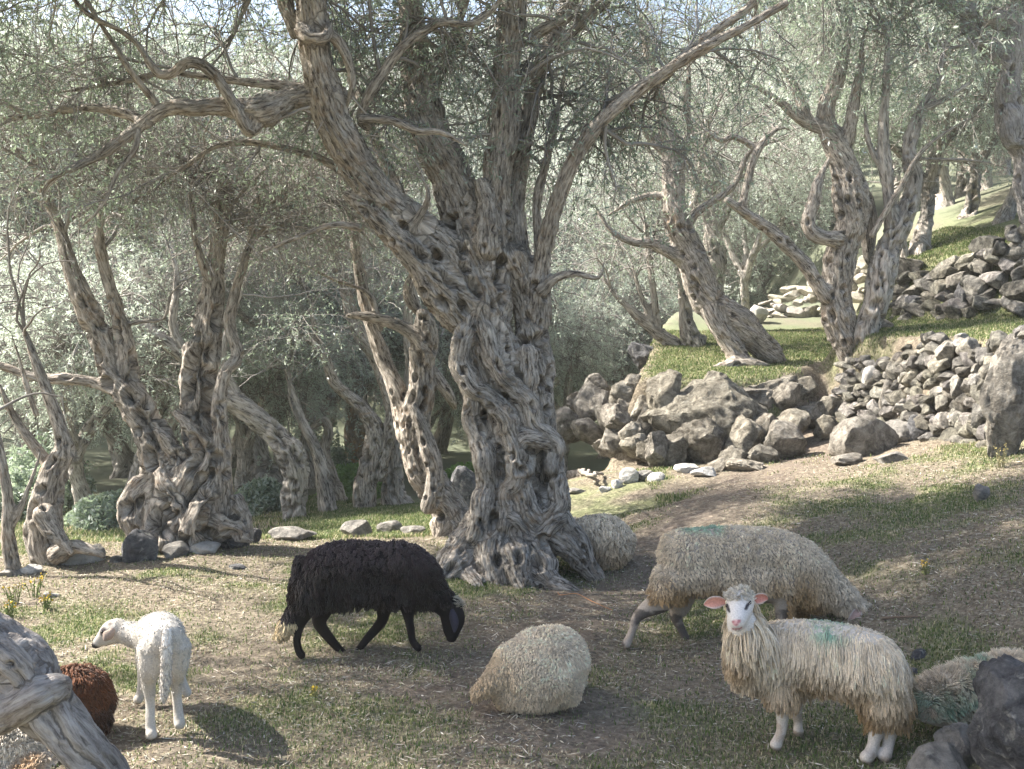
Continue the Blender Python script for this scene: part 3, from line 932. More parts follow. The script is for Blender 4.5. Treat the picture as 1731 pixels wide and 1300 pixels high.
midD = [(822, 420, 28, -.1), (822, 350, 18, -.12), (812, 310, 12, -.1)]
limbR = [(905, 540, 22, .1), (914, 460, 17, 0), (928, 385, 15, -.1), (958, 300, 14, -.2), (1005, 215, 13, -.3), (1065, 162, 12, -.35), (1110, 130, 10.5, -.4), (1180, 85, 9, -.5), (1260, 45, 8, -.55), (1330, 5, 6, -.6)]
limbR2 = [(1020, 200, 9, -.3), (1075, 150, 9, -.35), (1140, 108, 8, -.3), (1200, 58, 8, -.3), (1265, 12, 7, -.3), (1320, -50, 6, -.3)]
roots = [
    [(845, 870, 44, -.05), (805, 920, 34, -.15), (770, 950, 25, -.3), (735, 972, 15, -.4), (712, 990, 7, -.45)],
    [(850, 910, 44, -.15), (838, 955, 36, -.35), (840, 985, 26, -.45), (845, 1012, 15, -.6)],
    [(812, 900, 30, -.1), (775, 925, 22, -.2), (742, 940, 14, -.25), (722, 952, 8, -.25)],
    [(885, 920, 40, -.2), (915, 965, 26, -.4), (955, 982, 15, -.5), (1000, 990, 7, -.5)],
    [(915, 850, 38, -.05), (950, 905, 26, -.15), (985, 940, 20, -.2), (1018, 965, 12, -.25), (1034, 978, 6, -.25)],
    [(925, 870, 34, .1), (965, 900, 22, .15), (1000, 940, 16, .1), (1026, 962, 9, .0)],
    [(795, 975, 22, -.4), (815, 1000, 14, -.55), (812, 1012, 8, -.6)],
    [(870, 940, 30, -.35), (890, 985, 16, -.5), (915, 1002, 8, -.55)],
]
ridges = [
    [(790, 540, 15, -.30), (782, 600, 13, -.33), (800, 650, 14, -.35), (838, 690, 14, -.38), (868, 730, 13, -.38), (872, 790, 14, -.38), (858, 840, 15, -.38), (850, 890, 18, -.38)],
    [(790, 600, 12, -.24), (798, 680, 13, -.30), (812, 760, 14, -.34), (812, 840, 15, -.34), (798, 900, 16, -.32)],
    [(820, 560, 12, -.32), (845, 620, 13, -.34), (880, 670, 13, -.32), (905, 715, 12, -.3), (935, 745, 12, -.25), (945, 800, 12, -.2)],
    [(872, 760, 13, -.36), (892, 742, 12, -.36), (925, 755, 12, -.3), (935, 790, 11, -.28)],
    [(880, 780, 16, -.34), (888, 830, 16, -.36), (900, 880, 17, -.36), (935, 860, 16, -.3), (945, 820, 14, -.25)],
    [(865, 880, 14, -.36), (905, 895, 15, -.36), (950, 880, 14, -.25), (970, 905, 13, -.25), (990, 950, 10, -.3)],
    [(890, 590, 13, -.2), (898, 660, 12, -.22), (900, 720, 12, -.22)],
]
br1 = [  # smaller limbs, traced
    [(565, 172, 20, -.35), (505, 160, 16, -.4), (452, 184, 19, -.45), (400, 186, 13, -.5), (335, 180, 12, -.6), (292, 178, 11, -.6), (245, 206, 10, -.65), (190, 250, 8, -.7), (120, 285, 6, -.8), (75, 320, 4, -.8), (72, 390, 3, -.8)],
    [(248, 206, 8, -.65), (205, 186, 7, -.6), (150, 182, 6, -.55), (80, 192, 5.5, -.5), (0, 203, 5, -.5), (-80, 190, 4, -.5)],
    [(430, 200, 11, -.5), (418, 222, 9, -.55), (395, 180, 8, -.6), (355, 118, 8, -.65), (320, 102, 8, -.7), (275, 128, 6, -.7), (225, 70, 5, -.7), (150, 20, 5, -.8), (90, -40, 4, -.8)],
    [(520, 150, 8, -.4), (440, 140, 6, -.4), (360, 130, 5, -.3), (280, 125, 5, -.3), (190, 140, 4, -.3), (60, 165, 3, -.3)],
    [(620, 215, 7, -.3), (608, 195, 7, -.35), (650, 120, 7, -.4), (690, 68, 7, -.4), (740, 42, 7, -.4), (790, 42, 6, -.4), (835, 10, 6, -.4), (870, -30, 5, -.4)],
    [(612, 202, 6, -.35), (660, 202, 6, -.4), (705, 220, 5.5, -.4), (745, 222, 5, -.4), (790, 250, 3.5, -.4)],
    [(545, 40, 10, -.4), (555, 55, 8, -.5), (580, 80, 8, -.5), (592, 140, 6, -.5), (585, 180, 6, -.45)],
    [(505, 50, 12, -.5), (520, 62, 9, -.62), (548, 62, 9, -.6), (556, 40, 10, -.5)],
    [(500, 60, 9, -.4), (485, 0, 12, -.4), (480, -90, 10, -.4)],
    [(912, 470, 8, .05), (906, 400, 7, .05), (912, 310, 6.5, .1), (940, 215, 6, .1), (955, 120, 5, .1)],
    [(915, 490, 8, -.05), (940, 470, 7, -.1), (975, 462, 5, -.15), (1012, 470, 4, -.2), (1022, 440, 3, -.2)],
    [(885, 130, 12, .1), (930, 85, 9, 0), (985, 35, 8, 0), (1050, -20, 7, 0)],
    [(880, 70, 8, .1), (945, 40, 7, 0), (1010, 10, 5, 0)],
    [(660, 190, 9, .3), (640, 330, 9, .3), (655, 300, 8, .3)] if False else [(720, 175, 10, .1), (760, 90, 8, .3), (790, 0, 7, .4), (800, -80, 6, .4)],
    [(690, 360, 8, .0), (640, 250, 7, .3), (600, 150, 7, .5), (560, 60, 6, .6), (530, -40, 5, .6)],
    [(700, 385, 7, -.2), (722, 330, 4.5, -.3), (708, 290, 3, -.3)],
    [(595, 300, 7, -.2), (520, 262, 6, -.1), (430, 240, 5, 0), (360, 250, 4.5, 0), (300, 290, 4, 0), (250, 330, 3, 0)],
    [(610, 385, 6, -.2), (560, 380, 4.5, -.3), (490, 405, 4, -.3), (440, 425, 3, -.3)],
    [(232, 205, 5, -.65), (230, 250, 4, -.7), (200, 290, 3.5, -.75), (170, 350, 3, -.8), (120, 400, 2.5, -.8)],
    [(270, 180, 5, -.6), (230, 130, 4.5, -.7), (180, 60, 4, -.7), (130, -20, 3.5, -.7)],
    [(530, -20, 9, -.4), (450, -60, 8, -.2), (350, -80, 7, 0), (250, -60, 6, .2)],
    [(862, -10, 10, 0), (800, -80, 9, -.4), (740, -140, 8, -.8)],
    [(985, -30, 10, .4), (1080, -90, 8, .2), (1180, -110, 7, 0), (1280, -80, 6, -.2)],
]
main = [[(q[0], q[1], q[2] * 0.86, *q[3:]) for q in c] for c in main]
big = [wobble(chain(c, Y1), 0.16, 2.4, 3 + i) for i, c in enumerate(main + [limbL, limbL2, midA, midB, midC, midD, limbR, limbR2])]
rts = [wobble(chain(c, Y1), 0.25, 5, 40 + i) for i, c in enumerate(roots)]
ridges = [[(a, b_, r_ * 1.25, dy * 0.70) for (a, b_, r_, dy) in c] for c in ridges]
for c in rts:
    q = np.linspace(0, 1, len(c)); c[:, 2] -= 0.14 * q ** 2
rdg = [wobble(chain(c, Y1), 0.5, 6, 60 + i) for i, c in enumerate(ridges)]
def tip(c):
    c[:, 3] *= 1 - 0.6 * np.linspace(0, 1, len(c)) ** 4
    return c
sml = [tip(wobble(chain([(q[0], q[1], q[2] * 1.25, *q[3:]) for q in c], Y1, 0.04), 0.45, 3.5, 80 + i)) for i, c in enumerate(br1)]
pitreg = lambda V: (V[:, 1] < Y1 + 0.05) & (V[:, 2] < 2.9) & (V[:, 2] > -0.05)
T = trunk_mesh(big + rts + rdg + sml, 0.0105, 3, ridge=0.12, lump=0.13, pits=280, pit_r=(0.014, 0.05), pit_region=pitreg, twist=0.45, ridge_w=0.045, crack=0.008)
crown_limbs = [c for c in big[3:11] if c is not big[4] and c is not big[8]] + sml
cl = []
for c in crown_limbs:
    m = c[:, 2] > 2.9
    if m.sum() > 4: cl.append(c[m])
tree('olive_tree', 'great gnarled olive in the centre with a flaring ribbed trunk and thick bent left limb', (P(868, 975, Y1)[0], Y1, 0),
     T, BARK, cl, 21, dict(dens=0.88, clear=(-2.9, 2.2, 7.42, 4.5), floor=2.5, t0=0.25, n1=300, n2=2100, n3=9000, nl=78000, L1=(0.5, 1.5), L2=(0.3, 0.8), L3=(0.15, 0.4), leaf=0.048, droop=0.35, up=0.1))

# --- the other traced olives
def otree(label, Y0, mains, smalls, seed, voxel, crown, bark=None, pits=60, pit_r=(0.018, 0.04), top=None, leafmat=None, ridge=0.12, lump=0.14, wob=0.3, group='old olives of the grove', snap=True, twist=0.8, zmin=0.6):
    px, py = mains[0][0][:2]
    if snap:
        yg = ground_Y(px, py, Y0 - 3, Y0 + 5)
        if yg is not None: Y0 = yg
    mains = [[(q[0], q[1], q[2] * (0.84 if seed != 49 else 1), *q[3:]) for q in c] for c in mains]
    A = [wobble(chain(c, Y0), wob, 1.6, seed * 7 + i) for i, c in enumerate(mains)]
    B = [tip(wobble(chain(c, Y0, 0.06), 0.6, 2.5, seed * 7 + 50 + i)) for i, c in enumerate(smalls)]
    base = np.array([A[0][0, 0], Y0, A[0][0, 2]])
    reg = lambda V: (V[:, 2] < base[2] + (top or 2.2)) & (V[:, 1] < Y0 + 0.1)
    T = trunk_mesh(A + B, voxel, seed, ridge=ridge, lump=lump, pits=pits, pit_r=pit_r, pit_region=reg, twist=twist, ridge_w=0.075)
    L = []
    for c in A + B:
        m = (c[:, 2] > base[2] + zmin + 0.4) & (c[:, 3] < 0.22)
        if m.sum() > 3: L.append(c[m])
    return tree('olive_tree', label, base, T, bark or BARK, L, seed, crown, leafmat, group)

def cw(n1, n2, n3, nl, **k):
    d = dict(n1=int(n1 * 0.75), n2=int(n2 * 0.8), n3=n3, nl=int(nl * 1.6), L1=(0.7, 1.8), L2=(0.4, 1.0), L3=(0.2, 0.5), leaf=0.048, droop=0.3, up=0.15)
    d.update(k)
    return d

otree('holed twin olive on the left, its honeycombed base under two leaning stems', 9.2, [
    [(300, 925, 70), (298, 870, 62), (290, 810, 50), (268, 750, 40), (238, 700, 34), (208, 655, 30), (185, 620, 27), (165, 560, 24), (140, 500, 21), (118, 440, 17), (100, 385, 13), (70, 310, 10), (50, 230, 7)],
    [(206, 650, 22), (212, 590, 17), (197, 520, 14), (181, 460, 12), (170, 400, 10), (178, 330, 8), (190, 240, 6)],
    [(200, 665, 14), (150, 645, 11), (110, 640, 11), (60, 637, 10), (0, 617, 8), (-70, 600, 6)],
    [(345, 920, 48, .1), (355, 850, 40, .1), (350, 780, 38, .1), (338, 700, 34, .1), (340, 630, 32, .1), (348, 560, 30, .1), (358, 510, 26, .1), (364, 460, 20, .1), (372, 400, 16, .1), (384, 330, 20, .1), (380, 305, 16, .1)],
    [(372, 860, 24, -.1), (376, 770, 18, -.12), (370, 690, 15, -.12), (380, 630, 14, -.1), (402, 600, 13, 0), (388, 550, 12, 0), (398, 490, 10, 0), (420, 420, 8, 0), (440, 330, 6, 0)]],
    [[(360, 860, 34, -.1), (385, 885, 24, -.2), (418, 912, 12, -.25)], [(395, 840, 14, -.1), (415, 890, 12, -.15), (425, 915, 6, -.2)],
     [(240, 920, 25, -0.062), (235, 870, 25, -0.093), (255, 820, 25, -0.124), (285, 780, 23, -0.155), (280, 730, 18, -0.155)],
     [(262, 925, 23, -0.186), (275, 875, 21, -0.217), (300, 850, 21, -0.217), (320, 800, 23, -0.217), (350, 760, 23, -0.186), (330, 720, 16, -0.155), (290, 690, 16, -0.093)],
     [(325, 930, 23, -0.186), (325, 885, 21, -0.236), (345, 845, 21, -0.217), (360, 800, 21, -0.155)], [(290, 900, 21, -0.217), (310, 860, 17, -0.236), (285, 820, 17, -0.223), (265, 790, 16, -0.186)],
     [(352, 470, 8), (330, 410, 7), (320, 340, 6), (300, 250, 5)], [(270, 600, 4), (275, 540, 4), (235, 560, 3)] if False else [(165, 560, 6), (240, 545, 4), (278, 540, 4), (290, 500, 4), (320, 470, 3.5)]],
    31, 0.016, cw(260, 1900, 7500, 14000, leaf=0.045, floor=2.3, dens=0.5), pits=330, pit_r=(0.02, 0.06), wob=0.2)
otree('dark twisted olive leaning behind the long pale stone at far left', 9.8, [
    [(95, 950, 40), (78, 900, 36), (78, 850, 30), (92, 800, 24), (106, 760, 19), (95, 710, 14), (70, 640, 11), (40, 560, 8)],
    [(105, 930, 26, -.1), (130, 920, 17, -.15), (158, 930, 10, -.2), (176, 940, 6, -.2)]],
    [[(100, 800, 14), (66, 770, 10), (30, 720, 8), (0, 650, 6)], [(85, 860, 20, -.2), (100, 900, 18, -.25), (125, 940, 10, -.3)], [(60, 700, 5), (40, 640, 5), (20, 560, 4)]],
    32, 0.018, cw(260, 1900, 5000, 42000, leaf=0.05, floor=0.75, t0=0.25, L1=(0.5, 1.5), r1max=0.014, ymin=9.8), pits=50, leafmat=LEAF)
otree('thin stemmed olive cut off by the left edge of the picture', 10.3, [
    [(18, 972, 18), (12, 900, 14), (14, 840, 12), (2, 780, 11), (-20, 700, 9)]], [[(14, 890, 8), (40, 850, 6), (60, 800, 5), (70, 740, 4)]], 33, 0.02, cw(160, 1000, 2800, 22000, floor=0.6, leaf=0.05, L1=(0.4, 1.3), ymin=9.9), pits=12)
otree('curved olive trunk arching left from a pitted column base', 13, [
    [(505, 878, 29), (498, 830, 24), (493, 780, 25), (478, 745, 26), (445, 712, 24), (405, 680, 22), (360, 650, 18), (305, 600, 14), (255, 560, 11), (200, 520, 8)],
    [(496, 880, 22), (490, 840, 18)]], [[(400, 678, 8), (380, 600, 7), (390, 540, 6), (420, 460, 5)], [(320, 612, 8), (290, 540, 7), (300, 460, 6), (280, 400, 5)]],
    34, 0.022, cw(170, 1100, 4600, 10000, floor=1.9, dens=0.4, ymin=12.6), bark=BARK_FAR, pits=130, top=1.3)
otree('slim leaning olive behind the curved trunk, bare and pale', 15, [
    [(555, 866, 18), (545, 810, 14), (530, 750, 12), (515, 720, 10), (505, 690, 7), (480, 620, 5)]], [[(512, 722, 5), (490, 660, 4), (500, 600, 3)]], 35, 0.025, cw(50, 350, 1200, 6000, floor=1.3, dens=0.6), bark=BARK_FAR, pits=40, top=1.5)
otree('pale olive with a crooked hooked top beside the slim leaning one', 15.5, [
    [(572, 850, 20), (560, 800, 15), (550, 760, 11), (556, 732, 9), (548, 712, 8), (530, 722, 7), (514, 728, 6), (508, 708, 5)]], [[(545, 770, 8), (528, 750, 7), (515, 735, 5)]], 36, 0.025, cw(40, 300, 1000, 5000, floor=1.2, dens=0.6), bark=BARK_FAR, pits=40, top=1.2)
otree('pale holed olive trunk just left of the great one, with a lopped top', 9.7, [
    [(768, 905, 36), (752, 850, 38), (725, 800, 36), (700, 750, 34), (696, 710, 32), (712, 660, 26), (720, 600, 25), (722, 560, 23), (714, 528, 13)],
    [(716, 590, 18), (690, 560, 14), (655, 542, 13), (615, 532, 10), (588, 532, 6)],
    [(690, 740, 26, .05), (676, 665, 18, .1), (652, 610, 17, .2), (628, 545, 15, .2), (612, 480, 13, .2), (598, 400, 11, .2), (580, 310, 9, .2), (560, 210, 6, .2)]],
    [[(742, 880, 20, -.1), (736, 912, 12, -.15)], [(775, 880, 20, -.1), (790, 915, 10, -.2)], [(720, 850, 14, -.15), (738, 800, 16, -.2), (722, 740, 16, -.2), (702, 690, 14, -.18)],
     [(700, 470, 8, .1), (694, 500, 12, .1), (716, 540, 12, .1)], [(640, 560, 6), (620, 500, 5), (560, 470, 4), (500, 440, 3)], [(720, 600, 8, .1), (748, 650, 10, .1), (775, 690, 12, .3)]],
    37, 0.016, cw(150, 1100, 5000, 10000, leaf=0.045, floor=2.3, dens=0.4, ymin=9.2), pits=130, pit_r=(0.016, 0.038), zmin=1.2)
otree('dark hollow olive with a crossing arm reaching far left', 13.5, [
    [(618, 860, 26), (618, 810, 24), (628, 760, 21), (632, 722, 16), (614, 690, 13), (590, 668, 12), (565, 645, 12), (548, 600, 11), (515, 565, 10), (465, 545, 10), (425, 545, 8), (395, 520, 6), (350, 470, 5)],
    [(640, 800, 18), (655, 730, 14), (662, 690, 12), (650, 640, 11)],
    [(650, 650, 15, .1), (628, 600, 15, .1), (602, 560, 13, .1), (585, 500, 12, .1), (566, 430, 10, .1), (560, 350, 8, .1)]],
    [[(545, 590, 5), (520, 500, 5), (480, 430, 4), (450, 340, 3)], [(600, 700, 3), (620, 660, 3)]], 38, 0.022, cw(150, 900, 4200, 9000, floor=2.1, dens=0.4, ymin=13), pits=80, bark=BARK, top=1.4)
otree('wide footed olive partly hidden behind the dark hollow one', 15.5, [
    [(668, 856, 30), (662, 810, 22), (668, 750, 17), (688, 680, 14), (694, 610, 12), (690, 540, 10), (705, 440, 8)],
    [(685, 845, 14), (700, 858, 8)]], [[(672, 740, 8), (650, 660, 7), (640, 580, 6), (620, 480, 5)]], 39, 0.025, cw(100, 700, 2400, 11000, floor=2.1, dens=0.3), bark=BARK_FAR, pits=50, top=1.2)
otree('amber stained broken olive stump on the green bank far behind', 20, [
    [(592, 800, 24), (594, 765, 19), (590, 735, 13), (598, 700, 8), (610, 640, 5)]], [[(600, 770, 10), (612, 740, 8), (608, 690, 5)]], 40, 0.03, cw(60, 400, 1400, 7000, floor=1.2, dens=0.5), bark=bark_mat('bark_amber', (0.16, 0.12, 0.09), (0.38, 0.31, 0.24), (0.5, 0.44, 0.36), (0.45, 0.24, 0.06), 0.9, 0.02, 0.5), pits=20, top=1.0)
otree('leaning holed olive on the grassy shelf, hollow between its two feet', 14, [
    [(1312, 612, 16), (1292, 595, 27), (1250, 558, 31), (1212, 515, 31), (1180, 465, 31), (1158, 415, 29), (1146, 360, 26), (1140, 300, 22), (1134, 240, 18), (1118, 180, 14), (1100, 110, 10), (1085, 30, 7)],
    [(1250, 618, 24, -.2), (1238, 590, 20, -.2), (1216, 550, 19, -.15), (1202, 515, 20, -.05)]],
    [[(1165, 450, 16), (1132, 420, 11), (1100, 408, 9), (1062, 404, 7), (1030, 385, 5), (1000, 340, 4)], [(1150, 350, 12), (1112, 330, 8), (1065, 342, 6), (1020, 370, 4)],
     [(1142, 270, 12), (1100, 225, 10), (1060, 175, 8), (1010, 100, 6), (960, 30, 4)], [(1140, 290, 8), (1170, 230, 7), (1160, 150, 6), (1180, 60, 5)],
     [(1240, 610, 14, -.3), (1275, 618, 9, -.4), (1300, 620, 5, -.4)], [(1235, 618, 14, -.3), (1205, 628, 8, -.5)], [(1148, 400, 8), (1180, 360, 7), (1240, 310, 6), (1268, 260, 5), (1330, 230, 4)]],
    41, 0.02, cw(230, 1500, 5200, 22000, floor=3.7, dens=0.42, clear=(2, 5.5, 13.8, 5.6)), pits=120, top=2.4, bark=BARK, zmin=2.0)
otree('dark footed olive rising behind the leaning holed one', 16, [
    [(1172, 585, 22), (1160, 545, 16), (1158, 500, 13), (1152, 440, 12), (1165, 380, 10), (1180, 300, 8), (1195, 200, 6)]],
    [[(1180, 582, 12), (1195, 570, 6)]], 42, 0.025, cw(90, 600, 2200, 10000, floor=3.0, dens=0.5), bark=BARK_FAR, pits=40, top=1.4)
otree('second upright stem standing close behind the leaning holed olive', 16.5, [
    [(1222, 560, 20), (1212, 500, 19), (1206, 440, 22), (1200, 385, 20), (1206, 335, 15), (1190, 290, 10), (1172, 230, 8), (1150, 160, 6)],
    [(1205, 390, 12), (1230, 350, 9), (1250, 300, 8), (1290, 240, 6), (1340, 190, 4)]], [[(1190, 370, 8), (1180, 330, 7), (1160, 270, 5)]], 43, 0.025, cw(140, 900, 3000, 13000, floor=3.7, dens=0.45), bark=BARK_FAR, pits=50, top=2.6, snap=False)
otree('fallen looking pale olive sprawled on the rim of the shelf', 17, [
    [(1148, 585, 12), (1118, 565, 15), (1092, 545, 11), (1062, 520, 8), (1040, 500, 6), (1020, 470, 4)],
    [(1112, 562, 11), (1106, 510, 8), (1100, 450, 7), (1092, 380, 5)], [(1105, 550, 8), (1085, 500, 5), (1070, 450, 4)]], [], 44, 0.025, cw(70, 500, 1700, 8000, floor=2.2, dens=0.6), bark=BARK_FAR, pits=20, zmin=0.3)
otree('stout holed olive with a hanging loop of bark and a sawn off limb', 14.7, [
    [(1432, 602, 26), (1425, 560, 33), (1418, 500, 31), (1424, 440, 30), (1440, 380, 32), (1432, 315, 30), (1412, 250, 24), (1398, 190, 19), (1415, 135, 14), (1432, 70, 10), (1440, -20, 8)],
    [(1398, 500, 16, -.1), (1362, 445, 14, -.15), (1312, 397, 13, -.2), (1262, 362, 11, -.25), (1228, 337, 9, -.3)]],
    [[(1415, 410, 13, -.1), (1388, 404, 13, -.15), (1370, 380, 12, -.15), (1374, 325, 11, -.15), (1388, 290, 9, -.1), (1400, 265, 8)],
     [(1252, 350, 8, -.25), (1268, 300, 7, -.25), (1280, 255, 7, -.25), (1312, 218, 6, -.2), (1335, 220, 4, -.2)], [(1280, 250, 6, -.25), (1240, 228, 5, -.25), (1215, 235, 5, -.3), (1170, 205, 4, -.3)],
     [(1405, 225, 13), (1360, 200, 10), (1320, 175, 8), (1270, 140, 5)], [(1365, 200, 8), (1345, 145, 8), (1312, 100, 6)], [(1425, 280, 14), (1440, 200, 11), (1450, 120, 8), (1470, 30, 5)],
     [(1440, 330, 16, .1), (1462, 350, 14, .2), (1470, 440, 14, .25)], [(1475, 400, 6, -.2), (1510, 340, 5.5, -.25), (1545, 275, 5, -.3), (1600, 222, 4, -.3), (1665, 190, 3, -.3)],
     [(1545, 270, 4, -.3), (1600, 270, 3.5, -.3), (1660, 275, 3, -.3), (1720, 290, 2, -.3)]],
    45, 0.02, cw(260, 1800, 6000, 24000, floor=3.9, dens=0.45, clear=(3, 7.5, 14.5, 6.0)), pits=130, top=2.2, zmin=2.4)
otree('pitted olive with a sun bleached foot close behind the stout holed one', 15.3, [
    [(1468, 575, 22), (1474, 520, 26), (1484, 460, 28), (1506, 405, 25), (1532, 360, 21), (1546, 310, 19), (1536, 250, 15), (1552, 195, 12), (1582, 140, 8), (1600, 70, 6)],
    [(1510, 390, 16), (1502, 320, 14), (1492, 230, 12), (1496, 140, 8), (1500, 40, 6)]],
    [[(1555, 190, 8), (1600, 170, 6), (1650, 130, 4)], [(1495, 300, 6), (1470, 240, 5), (1460, 180, 4)]], 46, 0.022, cw(230, 1500, 5200, 22000, floor=4.0, dens=0.45, clear=(4, 8.5, 15.2, 6.0)), bark=BARK_FAR, pits=130, top=2.5, zmin=2.4)
otree('twisted grey olive filling the upper right corner, its boughs leaving the frame', 12.6, [
    [(1745, 372, 30), (1728, 320, 22), (1732, 270, 26), (1712, 215, 32), (1705, 170, 25), (1712, 110, 22), (1716, 40, 23), (1716, -60, 20), (1700, -160, 15)],
    [(1705, 120, 18), (1680, 92, 20), (1650, 62, 19), (1632, 42, 13)],
    [(1716, 45, 20), (1665, 28, 19), (1605, 8, 19), (1555, -30, 15), (1500, -60, 9)]],
    [[(1700, 200, 20, -.1), (1716, 235, 16, -.15), (1735, 215, 12, -.15)], [(1655, 70, 5, -.1), (1640, 75, 4, -.1), (1600, 80, 4, -.1), (1540, 78, 3, -.1), (1500, 76, 2.5, -.1)]],
    47, 0.018, cw(170, 1200, 4500, 22000, leaf=0.07, floor=4.0, dens=0.6), bark=BARK_GREY, pits=30, top=3.0, snap=False, zmin=1.0)
otree('white barked slender olive behind the top of the terrace wall', 18, [
    [(1530, 445, 10), (1527, 410, 8), (1520, 370, 7), (1505, 320, 5)]], [], 48, 0.025, cw(50, 350, 1300, 7000, floor=4.6, dens=0.7), bark=BARK_FAR, pits=5, zmin=0.6)
# foreground grey trunk, lower left corner; unseen limbs added overhead to shade the clearing
otree('weathered grey root trunk in the lower left corner, twisted and barkless', 3.95, [
    [(215, 1345, 26, .1), (168, 1290, 40, .1), (118, 1235, 45, .05), (66, 1190, 48, 0), (16, 1130, 60, 0), (-40, 1090, 58, 0), (-150, 1000, 60, -.1), (-260, 820, 60, -.2), (-330, 560, 55, -.2), (-360, 250, 48, -.1), (-350, -100, 40, 0), (-300, -500, 30, .3)],
    [(-40, 1215, 40, .02), (15, 1200, 32, -.1), (65, 1172, 30, -.15), (98, 1160, 22, -.08), (104, 1172, 14, -.02)], [(-20, 1090, 26, -.12), (20, 1110, 24, -.14), (50, 1150, 22, -.12), (60, 1200, 20, -.12), (100, 1260, 18, -.12), (150, 1310, 16, -.1)],
    [(-350, -80, 26, 0), (-390, -300, 20, .8), (-350, -430, 16, 1.6), (-250, -500, 12, 2.4), (-60, -520, 8, 3.0)], [(-380, -260, 18, .6), (-200, -420, 14, 1.2), (20, -440, 10, 1.8), (240, -400, 7, 2.5)], [(-390, -280, 18, .7), (-560, -420, 13, 1.5), (-640, -380, 9, 2.4), (-600, -330, 6, 3.2)],
    [(-360, 150, 30, 0), (-250, -350, 24, .8), (-60, -700, 18, 1.6), (160, -820, 12, 2.2), (380, -900, 7, 2.8)], [(-350, -60, 26, 0), (-160, -560, 20, .3), (60, -900, 14, .6), (300, -1000, 9, .9)],
    [(-360, 100, 40, -.1), (-480, -200, 34, .2), (-600, -600, 24, .5)], [(-350, -100, 34, 0), (-150, -420, 24, .6), (80, -760, 16, 1.2)]],
    [[(100, 1180, 12, -.1), (140, 1250, 14, -.12), (190, 1310, 10, -.1)], [(-340, 200, 20, .2), (-260, -60, 15, 1.0), (-120, -260, 10, 1.8), (60, -420, 7, 2.4)], [(-380, 0, 20, 0), (-520, -260, 16, -1.0), (-760, -520, 11, -2.0)], [(-60, -700, 12, 1.6), (0, -640, 9, 2.4), (60, -560, 6, 3.2)], [(-600, -600, 14, .5), (-560, -800, 9, 1.8), (-500, -760, 6, 3)]],
    49, 0.009, cw(620, 3800, 11000, 60000, L1=(0.8, 2.2), leaf=0.055, droop=0.2, up=0.2, floor=3.85, dens=1.5), bark=BARK_GREY, pits=14, pit_r=(0.012, 0.03), ridge=0.22, wob=0.15, snap=False, zmin=2.0, group=None, twist=0.4)

# --- generic olives of the far grove: three shapes, copied
def gen_olive(seed, H):
    r = np.random.default_rng(seed)
    lean = r.normal(size=2) * 0.25
    Z = H * 0.30
    base = [np.array([0, 0, -0.15, 0.26]), np.array([lean[0] * 0.2, lean[1] * 0.2, 0.35, 0.17]), np.array([lean[0] * 0.6, lean[1] * 0.6, Z * 0.6, 0.14]), np.array([lean[0], lean[1], Z, 0.13])]
    ch = [catmull(np.array(base), 0.08)]
    for k in range(4):
        a = k * 1.6 + r.uniform(-0.4, 0.4)
        d = np.array([math.cos(a), math.sin(a)])
        p = [base[3].copy()]
        q = base[3].copy()
        for j in range(4):
            q = q + np.array([d[0] * r.uniform(0.25, 0.55), d[1] * r.uniform(0.25, 0.55), H * 0.17, 0]) + np.array([*(r.normal(size=3) * 0.12), 0])
            q[3] = 0.09 - 0.02 * j
            p.append(q.copy())
        ch.append(catmull(np.array(p), 0.08))
    for k in range(4):
        a = k * 1.57 + r.uniform(-0.5, 0.5)
        ch.append(catmull(np.array([[0, 0, 0.35, 0.11], [0.2 * math.cos(a), 0.2 * math.sin(a), 0.1, 0.08], [0.4 * math.cos(a), 0.4 * math.sin(a), -0.1, 0.04]]), 0.08))
    ch = [wobble(c, 0.35, 1.5, seed + i) for i, c in enumerate(ch)]
    T = trunk_mesh(ch, 0.04, seed, ridge=0.13, lump=0.18, pits=40, pit_r=(0.05, 0.09), ridge_w=0.1)
    return T, ch[1:5]

GEN = []
for sd, H in ((201, 4.6), (202, 5.2), (203, 4.2), (204, 5.6)):
    T, L = gen_olive(sd, H)
    root = empty('olive_tree', (0, 0, 0), 'x', 'olive tree')
    mesh('trunk', T[0], T[1], BARK_FAR, root, attrs={'bark': T[2]})
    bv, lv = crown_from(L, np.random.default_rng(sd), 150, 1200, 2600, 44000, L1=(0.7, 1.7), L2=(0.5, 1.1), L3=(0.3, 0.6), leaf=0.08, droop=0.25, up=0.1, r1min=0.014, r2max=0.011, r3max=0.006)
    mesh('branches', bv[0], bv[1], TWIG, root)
    mesh('crown', lv[0], lv[1], LEAF_HAZED, root, smooth=False)
    GEN.append(root)
used = [False] * len(GEN)
def place_gen(k, x, y, rz, sc, label, group, sink=0.1):
    src = GEN[k]
    if not used[k]:
        o = src; used[k] = True
    else:
        o = src.copy(); C.objects.link(o)
        for ch in list(src.children):
            c = ch.copy(); C.objects.link(c); c.parent = o
    o.location = (x, y, gz(x, y) - sink)
    o.rotation_euler = (0, 0, rz)
    o.scale = (sc, sc, sc)
    o['label'] = label; o['group'] = group; o['category'] = 'olive tree'
    return o
